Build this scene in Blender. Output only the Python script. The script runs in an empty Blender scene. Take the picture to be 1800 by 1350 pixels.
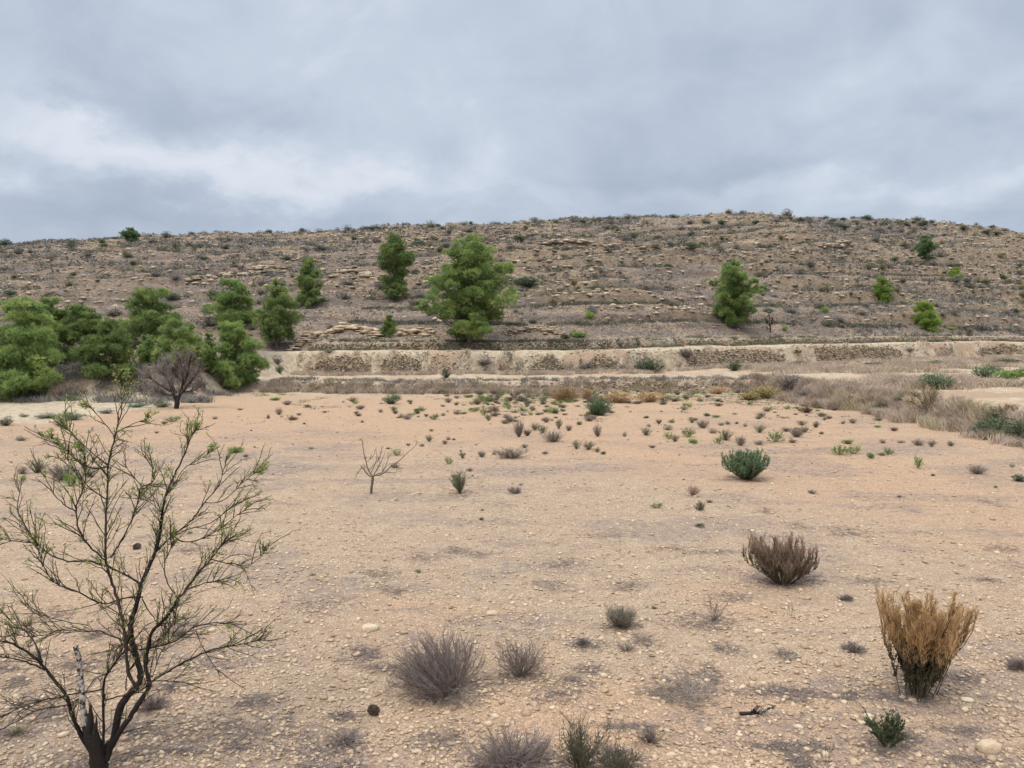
import bpy, math, numpy as np
from mathutils import Vector
rad = math.radians
S = bpy.context.scene
COL = S.collection

# ------------------------------------------------------------------ camera, world, sun, exposure
FPX, HOR, CAMZ = 1350.0, 600.0, 3.7            # focal length in photo pixels, horizon row, eye height over the field
PITCH = math.atan((675 - HOR) / FPX)
cam = bpy.data.cameras.new('camera'); cam.sensor_width = 36; cam.lens = 36 * FPX / 1800
cam.clip_start = 0.1; cam.clip_end = 3000
cam_o = bpy.data.objects.new('camera', cam); COL.objects.link(cam_o)
cam_o.location = (0, 0, CAMZ); cam_o.rotation_euler = (rad(90) - PITCH, 0, 0)
S.camera = cam_o
S.view_settings.view_transform = 'Standard'; S.view_settings.look = 'None'
S.view_settings.exposure = 0.30; S.view_settings.gamma = 1.0
SUN_EL, SUN_AZ = 52, 215                        # degrees; azimuth clockwise from +Y
W = bpy.data.worlds.new("World"); S.world = W; W.use_nodes = True
nt = W.node_tree; nt.nodes.clear()

class NG:
    """short-hand for building node graphs"""
    def __init__(s, t): s.t = t
    def n(s, ty, **k):
        o = s.t.nodes.new(ty)
        for a, b in k.items():
            if a == 'inp':
                for i, v in b.items():
                    if isinstance(v, bpy.types.NodeSocket): s.t.links.new(v, o.inputs[i])
                    else: o.inputs[i].default_value = v
            else: setattr(o, a, b)
        return o
    def math(s, op, a, b=0.0, c=0.0, clamp=False):
        return s.n('ShaderNodeMath', operation=op, use_clamp=clamp, inp={0: a, 1: b, 2: c}).outputs[0]
    def vec(s, op, a, b=(0, 0, 0)):
        o = s.n('ShaderNodeVectorMath', operation=op, inp={0: a, 1: b})
        return o.outputs[1] if op in ('DOT_PRODUCT', 'LENGTH') else o.outputs[0]
    def mix(s, f, a, b, mode='MIX'):
        return s.n('ShaderNodeMix', data_type='RGBA', blend_type=mode, inp={0: f, 6: a, 7: b}).outputs[2]
    def rng(s, v, a, b, c=0.0, d=1.0, smooth=True):
        return s.n('ShaderNodeMapRange', interpolation_type='SMOOTHSTEP' if smooth else 'LINEAR', inp={0: v, 1: a, 2: b, 3: c, 4: d}).outputs[0]
    def noise(s, v, scale, detail=4.0, rough=0.55, dist=0.0):
        return s.n('ShaderNodeTexNoise', inp={'Vector': v, 'Scale': scale, 'Detail': detail, 'Roughness': rough, 'Distortion': dist}).outputs['Fac']

g = NG(nt)
sky = g.n('ShaderNodeTexSky', sky_type='NISHITA'); sky.sun_disc = False
sky.sun_elevation = rad(SUN_EL); sky.sun_rotation = rad(SUN_AZ)
tc = g.n('ShaderNodeTexCoord').outputs['Generated']
sep = g.n('ShaderNodeSeparateXYZ', inp={0: tc})
zc = g.math('MAXIMUM', sep.outputs[2], 0.0)
den = g.math('ADD', zc, 0.46)
pv = g.n('ShaderNodeCombineXYZ', inp={0: g.math('DIVIDE', sep.outputs[0], den), 1: g.math('DIVIDE', sep.outputs[1], den), 2: 0.0}).outputs[0]
n1 = g.noise(g.vec('ADD', pv, (3.1, 7.4, 0)), 1.7, 6, 0.52, 0.35)
n2 = g.noise(g.vec('ADD', pv, (11.3, 2.2, 0)), 5.0, 8, 0.58, 0.5)
n3 = g.noise(g.vec('ADD', pv, (0.3, 4.2, 2)), 0.35, 3, 0.5, 0.0)
def px_dir(px, py):
    u, v = (px - 900) / FPX, (675 - py) / FPX
    d = Vector((u, math.cos(PITCH) + v * math.sin(PITCH), -math.sin(PITCH) + v * math.cos(PITCH)))
    return d
dens = g.math('MULTIPLY_ADD', n1, 0.75, g.math('MULTIPLY_ADD', n2, 0.42, g.math('MULTIPLY_ADD', n3, 0.30, -0.72)))
wob = g.n('ShaderNodeSeparateColor', inp={0: g.n('ShaderNodeTexNoise', inp={'Vector': pv, 'Scale': 3.2, 'Detail': 7.0, 'Roughness': 0.6}).outputs['Color']}).outputs
# brighter and darker banks of cloud: centre direction, width, height, amount
for (cx, cy, wx, wy, am) in [(60, 215, 190, 55, 0.36), (560, 320, 200, 34, 0.42), (330, 270, 200, 30, 0.2), (980, 200, 160, 50, 0.05), (1060, 345, 200, 26, 0.16),
                             (1560, 110, 170, 40, 0.2), (1600, 325, 220, 26, 0.26), (300, 165, 130, 50, -0.30), (140, 185, 70, 22, -0.3), (700, 60, 500, 70, -0.06),
                             (200, 345, 260, 36, -0.26), (1280, 305, 150, 26, -0.22), (1330, 190, 260, 80, -0.04), (60, 110, 160, 40, 0.06), (1790, 350, 50, 30, -0.12), (880, 365, 300, 16, -0.10)]:
    d = px_dir(cx, cy); d.normalize()
    az = g.math('SUBTRACT', g.math('ARCTAN2', sep.outputs[0], sep.outputs[1]), math.atan2(d.x, d.y))
    el = g.math('SUBTRACT', g.math('ARCSINE', sep.outputs[2]), math.asin(d.z))
    az = g.math('MULTIPLY_ADD', g.math('SUBTRACT', wob[0], 0.5), 0.42, az); el = g.math('MULTIPLY_ADD', g.math('SUBTRACT', wob[1], 0.5), 0.20, el)
    q = g.math('ADD', g.math('POWER', g.math('ABSOLUTE', g.math('MULTIPLY', az, FPX / wx)), 2.0),
               g.math('POWER', g.math('ABSOLUTE', g.math('MULTIPLY', el, FPX / wy)), 2.0))
    e = g.math('POWER', 2.718, g.math('MULTIPLY', q, -0.7))
    dens = g.math('MULTIPLY_ADD', e, am * (0.55 if am > 0 else 0.62), dens)
f = g.rng(dens, -0.42, 0.5)
cr = g.n('ShaderNodeValToRGB', inp={0: f}); R = cr.color_ramp
R.elements[0].position = 0.0; R.elements[0].color = (0.35, 0.415, 0.51, 1)
R.elements[1].position = 1.0; R.elements[1].color = (0.82, 0.865, 0.91, 1)
e = R.elements.new(0.35); e.color = (0.465, 0.54, 0.635, 1)
e = R.elements.new(0.65); e.color = (0.59, 0.665, 0.75, 1)
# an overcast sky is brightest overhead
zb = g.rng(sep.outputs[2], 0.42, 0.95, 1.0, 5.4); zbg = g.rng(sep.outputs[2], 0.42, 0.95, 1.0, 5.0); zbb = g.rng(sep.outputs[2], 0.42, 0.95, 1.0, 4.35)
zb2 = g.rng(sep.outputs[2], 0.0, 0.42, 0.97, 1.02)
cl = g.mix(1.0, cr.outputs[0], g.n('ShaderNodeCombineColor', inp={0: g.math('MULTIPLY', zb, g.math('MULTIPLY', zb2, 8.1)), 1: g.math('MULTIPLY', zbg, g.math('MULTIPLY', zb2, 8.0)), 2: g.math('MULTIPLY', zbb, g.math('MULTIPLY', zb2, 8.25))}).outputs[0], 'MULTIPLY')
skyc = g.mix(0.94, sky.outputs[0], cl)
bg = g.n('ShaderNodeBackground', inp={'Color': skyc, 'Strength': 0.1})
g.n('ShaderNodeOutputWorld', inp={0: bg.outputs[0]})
sl = bpy.data.lights.new('sun', 'SUN'); sl.energy = 1.5; sl.angle = rad(10); sl.color = (1.0, 0.93, 0.82)
so = bpy.data.objects.new('sun', sl); COL.objects.link(so)
so.rotation_euler = (rad(90 - SUN_EL), 0, rad(180 - SUN_AZ)); so.location = (-10, -10, 40)

# ------------------------------------------------------------------ numpy helpers
def hash2(ix, iy, seed):
    h = (ix.astype(np.int64) * 374761393 + iy.astype(np.int64) * 668265263 + seed * 982451653) & 0xffffffff
    h = ((h ^ (h >> 13)) * 1274126177) & 0xffffffff
    return ((h ^ (h >> 16)) & 0xffff) / 65535.0
def vn(x, y, seed=0):
    x = np.asarray(x, float); y = np.asarray(y, float)
    ix, iy = np.floor(x), np.floor(y); fx, fy = x - ix, y - iy
    fx = fx * fx * (3 - 2 * fx); fy = fy * fy * (3 - 2 * fy)
    a = hash2(ix, iy, seed); b = hash2(ix + 1, iy, seed); c = hash2(ix, iy + 1, seed); d = hash2(ix + 1, iy + 1, seed)
    return (a * (1 - fx) + b * fx) * (1 - fy) + (c * (1 - fx) + d * fx) * fy
def fbm(x, y, seed=0, oct=4):
    s = 0; a = 0.5; t = 0
    for i in range(oct):
        s = s + a * vn(x * 2**i + 17.3 * i, y * 2**i - 9.1 * i, seed + i); t += a; a *= 0.55
    return s / t                                             # 0..1
def sst(a, b, x):
    t = np.clip((x - a) / (b - a), 0, 1); return t * t * (3 - 2 * t)

# ------------------------------------------------------------------ the terrain
def e1(x): return 55.3 + 0.5 * np.sin(x * 0.23) + 0.35 * (vn(x * 0.5, x * 0, 5) - 0.5)
def xr(y): return 18.2 + 0.5 * np.sin(y * 0.2 + 1) + 0.5 * (vn(y * 0.4, y * 0, 6) - 0.5)
def e2(x): return 67.5 + np.clip(x - 10, 0, 29) * 0.69 + np.clip(x - 39, 0, 80) * 0.4 + 0.5 * (vn(x * 0.35, x * 0, 7) - 0.5)
def e3(x): return e2(x) + 8.5 + 0.6 * (vn(x * 0.2, x * 0, 8) - 0.5)
CR_X = np.array([-900, 0, 200, 400, 600, 800, 1000, 1300, 1500, 1650, 1750, 1800, 2300])
CR_Y = np.array([440, 434, 424, 420, 410, 401, 391, 386, 396, 404, 416, 424, 500])
YC = 172.0
def parts_h(x, y):
    h = (fbm(x * 0.25, y * 0.25, 1, 3) - 0.5) * 0.22 + (fbm(x * 1.1, y * 1.1, 2, 3) - 0.5) * 0.09 + (fbm(x * 3.1, y * 3.6, 3, 2) - 0.5) * 0.035 * sst(40, 25, y)
    hillf = sst(60, 90, y)
    # mound of earth where the photographer stands
    h = h + 2.1 * (1 - sst(1.2, 5.2, y + 0.3 * np.sin(x)))
    # first terrace, behind and to the right of the field
    q1 = np.maximum(y - e1(x), x - xr(y))
    t1 = sst(0.0, 1.1, q1)
    h1 = 0.72 + 0.012 * np.clip(x, 0, 60) + 0.012 * np.clip(y - 60, 0, 20)
    h = h + t1 * h1 + 0.25 * sst(0.2, 0.8, t1) * (fbm(x * 0.15, y * 0.15, 22, 2) - 0.5)
    # second terrace
    qa = (y - e2(x)) / (0.85 + 1.3 * fbm(x * .22, x * 0 + 3, 13, 3))
    yl = 47.5 + 1.2 * (vn(x * 0.3, x * 0, 9) - 0.5) + 3.0 * sst(-26, -20, x)
    qb = np.minimum((y - yl) / 3.8, (-20.3 - x + 0.06 * (y - 48)) / 2.2)
    q2 = np.maximum(qa, qb)
    t2 = sst(0.0, 1.0, q2)
    rough = (fbm(x * 1.3, y * 1.3, 12, 3) - 0.5)
    h = h + 1.95 * t2 + rough * 0.5 * t2 * (1 - t2) * 4 * 0.4
    # third terrace wall
    t3 = sst(0.0, 0.75, y - e3(x))
    h = h + 0.8 * t3
    # the hill
    y0 = e3(x) + 2.0
    u = (y - y0) / (YC - y0)
    zc = CAMZ + (HOR - np.interp(900 + FPX * x / np.maximum(y, 20.), CR_X, CR_Y)) * YC / FPX
    rise = (zc - 3.6)
    uu = np.clip(u, 0, None)
    gg = np.where(uu < 1, uu * (1.16 - 0.16 * uu), 1 - 0.55 * np.clip(uu - 1, 0, 1.6) ** 1.3 + 0.84 * np.clip(uu - 1, 0, 0.0))
    gg = np.where(uu < 1, gg, 1 + 0.3 * np.clip(uu - 1, 0, 0.04) - 0.7 * np.clip(uu - 1.02, 0, 1.2))
    hz = rise * gg
    hz = hz + sst(0.03, 0.25, uu) * ((fbm(x * 0.05, y * 0.05, 30, 3) - 0.5) * 2.2 * (1 - sst(.75, 1.0, uu) * 0.8) + (fbm(x * 0.22, y * 0.35, 31, 3) - 0.5) * 0.9)
    # old terraces on the lower slope, ledges above
    tp = (y - y0 + 0.06 * x + 2.4 * (fbm(x * 0.03, y * 0.03, 61, 2) - .5)) / 6.2; tf = tp - np.floor(tp)
    tA = sst(0.02, .08, uu) * (1 - sst(.55, .95, uu)) * (.5 + .5 * sst(-15, 20, x)) * (.45 + .55 * sst(.35, .5, fbm(x * .03, y * .08, 62, 2)))
    tst = sst(0.0, 0.16, tf); hz = hz + 1.75 * (tst - tf) * tA
    tr_ = (1 - sst(.10, .24, tf)) * tA
    A = sst(0.42, 0.62, fbm(x * 0.04, y * 0.06, 33, 3)) * 0.85 + 0.15
    A = A * sst(0.01, 0.08, uu) * (1 - sst(1.0, 1.1, uu))
    sp = 1.05
    ph = hz / sp + 1.7 * fbm(x * 0.035, y * 0.035, 34, 3) + 0.25 * fbm(x * 0.3, y * 0.3, 35, 2)
    fr = ph - np.floor(ph)
    st = sst(0.0, 0.22, fr)
    d = sp * (st - fr) * A
    h = h + hz + d * (uu > 0)
    riser = np.maximum((1 - sst(0.16, 0.30, fr)) * A, tr_) * (uu > 0)
    return h, t1, t2, t3, uu, riser
def H(x, y):
    return parts_h(np.atleast_1d(np.asarray(x, float)), np.atleast_1d(np.asarray(y, float)))[0]
def Hs(x, y): return float(H(x, y)[0])

TT = np.concatenate([np.arange(3, 60, 0.03), np.arange(60, 260, 0.1)])
def at(px, py):
    """the ground point seen at a photo pixel"""
    d = px_dir(px, py)
    X = d.x / d.y * TT; Z = CAMZ + d.z / d.y * TT
    b = np.nonzero(Z < H(X, TT))[0]
    i = b[0] if len(b) else len(TT) - 1
    return Vector((X[i], TT[i], Z[i]))
def at_depth(px, py, D):
    d = px_dir(px, py); return Vector((d.x / d.y * D, D, CAMZ + d.z / d.y * D))
def m_per_px(p): return p.y / FPX

# ------------------------------------------------------------------ mesh building
class MB:
    def __init__(s): s.v = []; s.t = []; s.q = []; s.a = []; s.n = 0
    def add(s, V, tris=None, quads=None, var=None):
        V = np.asarray(V, float).reshape(-1, 3)
        if tris is not None and len(tris): s.t.append(np.asarray(tris, np.int64).reshape(-1, 3) + s.n)
        if quads is not None and len(quads): s.q.append(np.asarray(quads, np.int64).reshape(-1, 4) + s.n)
        s.v.append(V); s.a.append(np.zeros(len(V)) if var is None else np.broadcast_to(np.asarray(var, float), (len(V),)).copy() if np.ndim(var) == 0 else np.asarray(var, float).reshape(-1))
        s.n += len(V); return s
    def mesh(s, name, mat, smooth=False, origin=(0, 0, 0)):
        V = np.concatenate(s.v) - np.asarray(origin, float)
        T = np.concatenate(s.t) if s.t else np.zeros((0, 3), np.int64)
        Q = np.concatenate(s.q) if s.q else np.zeros((0, 4), np.int64)
        me = bpy.data.meshes.new(name)
        me.vertices.add(len(V)); me.vertices.foreach_set('co', V.astype(np.float32).ravel())
        idx = np.concatenate([T.ravel(), Q.ravel()]).astype(np.int32)
        tot = np.concatenate([np.full(len(T), 3), np.full(len(Q), 4)]).astype(np.int32)
        me.loops.add(len(idx)); me.loops.foreach_set('vertex_index', idx)
        me.polygons.add(len(tot)); me.polygons.foreach_set('loop_start', (np.cumsum(tot) - tot).astype(np.int32))
        if smooth: me.polygons.foreach_set('use_smooth', np.ones(len(tot), bool))
        at_ = me.attributes.new('var', 'FLOAT', 'POINT'); at_.data.foreach_set('value', np.concatenate(s.a).astype(np.float32))
        me.update(calc_edges=True); me.materials.append(mat)
        return me
    def build(s, name, mat, parent=None, smooth=False, origin=(0, 0, 0)):
        me = s.mesh(name, mat, smooth, origin)
        o = bpy.data.objects.new(name, me); COL.objects.link(o)
        if parent is not None: o.parent = parent
        elif any(origin): o.location = origin
        return o
def tag(o, label, cat, group=None, kind=None):
    o['label'] = label; o['category'] = cat
    if group: o['group'] = group
    if kind: o['kind'] = kind
    return o
def thing(name, label, cat, loc, group=None, rz=0.0):
    o = bpy.data.objects.new(name, None); COL.objects.link(o); o.empty_display_size = 0.1
    o.location = loc; o.rotation_euler = (0, 0, rz)
    return tag(o, label, cat, group)

def nrm(v): return v / np.maximum(np.linalg.norm(v, axis=-1, keepdims=True), 1e-9)
def tubes(mb, P, R, sides=3, var=None):
    """P (N,K,3), R (N,K): N tapered tubes"""
    P = np.asarray(P, float); R = np.asarray(R, float); N, K, _ = P.shape
    T = np.empty_like(P); T[:, 1:-1] = P[:, 2:] - P[:, :-2]; T[:, 0] = P[:, 1] - P[:, 0]; T[:, -1] = P[:, -1] - P[:, -2]
    T = nrm(T)
    ref = np.where(np.abs(T[:, :1, 2:3]) > 0.9, np.array([1., 0.2, 0]), np.array([0.1, 0.2, 1.]))
    A = nrm(np.cross(T, np.broadcast_to(ref, T.shape))); B = np.cross(T, A)
    th = np.arange(sides) * 2 * np.pi / sides
    ring = P[:, :, None] + R[:, :, None, None] * (A[:, :, None] * np.cos(th)[:, None] + B[:, :, None] * np.sin(th)[:, None])
    base = (np.arange(N) * K * sides)[:, None, None] + (np.arange(K - 1) * sides)[None, :, None]
    j = np.arange(sides)[None, None, :]; j2 = (j + 1) % sides
    q = np.stack([base + j, base + j2, base + sides + j2, base + sides + j], -1)
    v = None if var is None else np.repeat(np.asarray(var, float), K * sides)
    mb.add(ring, quads=q, var=v)
def leaves(mb, C, D, L, Wd, rng, var=None, up=None):
    """rhombic leaves from C along D"""
    N = len(C); D = nrm(np.asarray(D, float)); r = rng.normal(size=(N, 3)); 
    if up is not None: r = r * 0.6 + np.asarray(up)
    Sd = nrm(np.cross(D, r)); L = np.broadcast_to(L, (N,))[:, None]; Wd = np.broadcast_to(Wd, (N,))[:, None]
    V = np.stack([C, C + D * L * 0.5 + Sd * Wd * 0.5, C + D * L, C + D * L * 0.5 - Sd * Wd * 0.5], 1)
    q = np.arange(N * 4).reshape(N, 4)
    mb.add(V, quads=q, var=None if var is None else np.repeat(var, 4))
def blades(mb, C, D, L, Wd, rng, var=None):
    """needles: narrow triangles"""
    N = len(C); D = nrm(D); Sd = nrm(np.cross(D, rng.normal(size=(N, 3)))); L = np.broadcast_to(L, (N,))[:, None]; Wd = np.broadcast_to(Wd, (N,))[:, None]
    V = np.stack([C - Sd * Wd * 0.5, C + Sd * Wd * 0.5, C + D * L], 1)
    mb.add(V, tris=np.arange(N * 3).reshape(N, 3), var=None if var is None else np.repeat(var, 3))
def stems(rng, N, K, L, ang, up=0.3, wig=0.12, lean=(0, 0), rbase=0.05, lmin=0.55, asqrt=0.6):
    phi = rng.uniform(0, 2 * np.pi, N); th = ang * rng.uniform(0, 1, N) ** asqrt
    d = np.stack([np.sin(th) * np.cos(phi) + lean[0], np.sin(th) * np.sin(phi) + lean[1], np.cos(th)], 1); d = nrm(d)
    p = np.stack([d[:, 0] * rbase * rng.uniform(0, 1, N), d[:, 1] * rbase * rng.uniform(0, 1, N), np.full(N, -0.02)], 1)
    ln = L * rng.uniform(lmin, 1, N) / (K - 1); P = [p]
    for k in range(K - 1):
        d = nrm(d + rng.normal(size=(N, 3)) * wig + np.array([0, 0, up / K])); p = p + d * ln[:, None]; P.append(p)
    return np.stack(P, 1)
def kids(rng, P, N, K, L, spread, up=0.2, wig=0.12, tr=(0.3, 1.0), lmin=0.5, w=None):
    M, Kp, _ = P.shape
    i = rng.choice(M, N, p=w) if w is not None else rng.integers(0, M, N)
    t = rng.uniform(tr[0], tr[1], N) * (Kp - 1) * 0.999; k = t.astype(int); fr = (t - k)[:, None]
    a = P[i, k]; b = P[i, k + 1]; s0 = a * (1 - fr) + b * fr
    d = nrm(b - a); r = rng.normal(size=(N, 3)); r = nrm(r - (r * d).sum(1, keepdims=True) * d)
    d = nrm(d + r * spread + np.array([0, 0, up])); ln = np.broadcast_to(L, (N,)) * rng.uniform(lmin, 1, N) / (K - 1); p = s0; Q = [p]
    for q in range(K - 1):
        d = nrm(d + rng.normal(size=(N, 3)) * wig); p = p + d * ln[:, None]; Q.append(p)
    return np.stack(Q, 1)
def taper(P, r0, r1): 
    N, K, _ = P.shape; return np.broadcast_to(np.linspace(r0, r1, K), (N, K))
def on_paths(rng, P, N, tr=(0, 1)):
    M, K, _ = P.shape; i = rng.integers(0, M, N); t = rng.uniform(tr[0], tr[1], N) * (K - 1) * 0.999; k = t.astype(int); fr = (t - k)[:, None]
    a = P[i, k]; b = P[i, k + 1]; return a * (1 - fr) + b * fr, nrm(b - a)

def ico(sub):
    t = (1 + 5**.5) / 2
    V = [(-1, t, 0), (1, t, 0), (-1, -t, 0), (1, -t, 0), (0, -1, t), (0, 1, t), (0, -1, -t), (0, 1, -t), (t, 0, -1), (t, 0, 1), (-t, 0, -1), (-t, 0, 1)]
    F = [(0, 11, 5), (0, 5, 1), (0, 1, 7), (0, 7, 10), (0, 10, 11), (1, 5, 9), (5, 11, 4), (11, 10, 2), (10, 7, 6), (7, 1, 8), (3, 9, 4), (3, 4, 2), (3, 2, 6), (3, 6, 8), (3, 8, 9), (4, 9, 5), (2, 4, 11), (6, 2, 10), (8, 6, 7), (9, 8, 1)]
    V = [np.array(v) / np.linalg.norm(v) for v in V]
    for _ in range(sub):
        c = {}; G = []
        def mid(a, b):
            k = (min(a, b), max(a, b))
            if k not in c: m = V[a] + V[b]; V.append(m / np.linalg.norm(m)); c[k] = len(V) - 1
            return c[k]
        for a, b, d in F:
            x, y, z = mid(a, b), mid(b, d), mid(d, a); G += [(a, x, z), (b, y, x), (d, z, y), (x, y, z)]
        F = G
    return np.array(V), np.array(F)
ICO0, ICO1, ICO2 = ico(0), ico(1), ico(2)
def stones(mb, C, SZ, rng, base=ICO0, jit=0.28, var=None, yaw=None, tilt=0.25, boxy=0.0):
    """C (N,3) centres, SZ (N,3) half sizes"""
    V0, F0 = base; N = len(C); nv = len(V0)
    V = np.broadcast_to(V0, (N, nv, 3)) * (1 + rng.normal(size=(N, nv, 1)) * jit * 0.6) + rng.normal(size=(N, nv, 3)) * jit * 0.35
    if boxy: V = np.sign(V) * np.abs(V) ** (1 - boxy)
    V = V * SZ[:, None]
    a = rng.uniform(0, 2 * np.pi, N) if yaw is None else yaw; tx = rng.normal(size=N) * tilt; 
    c, s_ = np.cos(tx)[:, None], np.sin(tx)[:, None]
    y, z = V[..., 1] * c - V[..., 2] * s_, V[..., 1] * s_ + V[..., 2] * c
    c, s_ = np.cos(a)[:, None], np.sin(a)[:, None]
    V = np.stack([V[..., 0] * c - y * s_, V[..., 0] * s_ + y * c, z], -1) + C[:, None]
    F = F0[None] + (np.arange(N) * nv)[:, None, None]
    mb.add(V, tris=F, var=None if var is None else np.repeat(var, nv))

# ------------------------------------------------------------------ materials
def mat(name, build):
    m = bpy.data.materials.new(name); m.use_nodes = True; t = m.node_tree; t.nodes.clear(); q = NG(t); build(q); return m
def c4(c): return (c[0], c[1], c[2], 1.0)
def leaf_mat(name, ca, cb, cc=None, trans=0.22, rough=0.6, nsc=1.5):
    def b(q):
        a = q.n('ShaderNodeAttribute', attribute_name='var').outputs['Fac']
        oi = q.n('ShaderNodeObjectInfo').outputs['Random']
        p = q.n('ShaderNodeNewGeometry').outputs['Position']
        n = q.noise(p, nsc, 3)
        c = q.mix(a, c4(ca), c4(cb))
        if cc: c = q.mix(q.rng(n, 0.5, 0.68), c, c4(cc))
        k = q.math('MULTIPLY_ADD', oi, 0.4, 0.8)
        c = q.mix(1.0, c, q.n('ShaderNodeCombineColor', inp={0: k, 1: k, 2: k}).outputs[0], 'MULTIPLY')
        d = q.n('ShaderNodeBsdfPrincipled', inp={'Base Color': c, 'Roughness': rough, 'Specular IOR Level': 0.25})
        tr = q.n('ShaderNodeBsdfTranslucent', inp={'Color': c})
        m = q.n('ShaderNodeMixShader', inp={0: trans, 1: d.outputs[0], 2: tr.outputs[0]})
        q.n('ShaderNodeOutputMaterial', inp={0: m.outputs[0]})
    return mat(name, b)
def wood_mat(name, ca, cb, sc=18, bump=0.5, sharp=False):
    def b(q):
        a = q.n('ShaderNodeAttribute', attribute_name='var').outputs['Fac']
        p = q.n('ShaderNodeTexCoord').outputs['Object']
        n = q.noise(p, sc, 5, 0.65)
        c = q.mix(q.rng(n, 0.42, 0.56) if sharp else q.math('MULTIPLY_ADD', a, 0.6, q.math('MULTIPLY', n, 0.6), clamp=True), c4(ca), c4(cb))
        bp = q.n('ShaderNodeBump', inp={'Strength': bump, 'Distance': 0.02, 'Height': q.noise(p, sc * 2.5, 4, 0.7)})
        d = q.n('ShaderNodeBsdfPrincipled', inp={'Base Color': c, 'Roughness': 0.85, 'Normal': bp.outputs[0], 'Specular IOR Level': 0.2})
        q.n('ShaderNodeOutputMaterial', inp={0: d.outputs[0]})
    return mat(name, b)
def rock_mat(name, ca, cb, cc, sc=9.0):
    def b(q):
        a = q.n('ShaderNodeAttribute', attribute_name='var').outputs['Fac']
        p = q.n('ShaderNodeNewGeometry').outputs['Position']
        n = q.noise(p, sc, 5, 0.6)
        c = q.mix(a, c4(ca), c4(cb)); c = q.mix(q.rng(n, 0.45, 0.75, 0, 0.8), c, c4(cc))
        bp = q.n('ShaderNodeBump', inp={'Strength': 0.6, 'Distance': 0.03, 'Height': q.noise(p, sc * 4, 5, 0.7)})
        d = q.n('ShaderNodeBsdfPrincipled', inp={'Base Color': c, 'Roughness': 0.9, 'Normal': bp.outputs[0], 'Specular IOR Level': 0.15})
        q.n('ShaderNodeOutputMaterial', inp={0: d.outputs[0]})
    return mat(name, b)

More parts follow.
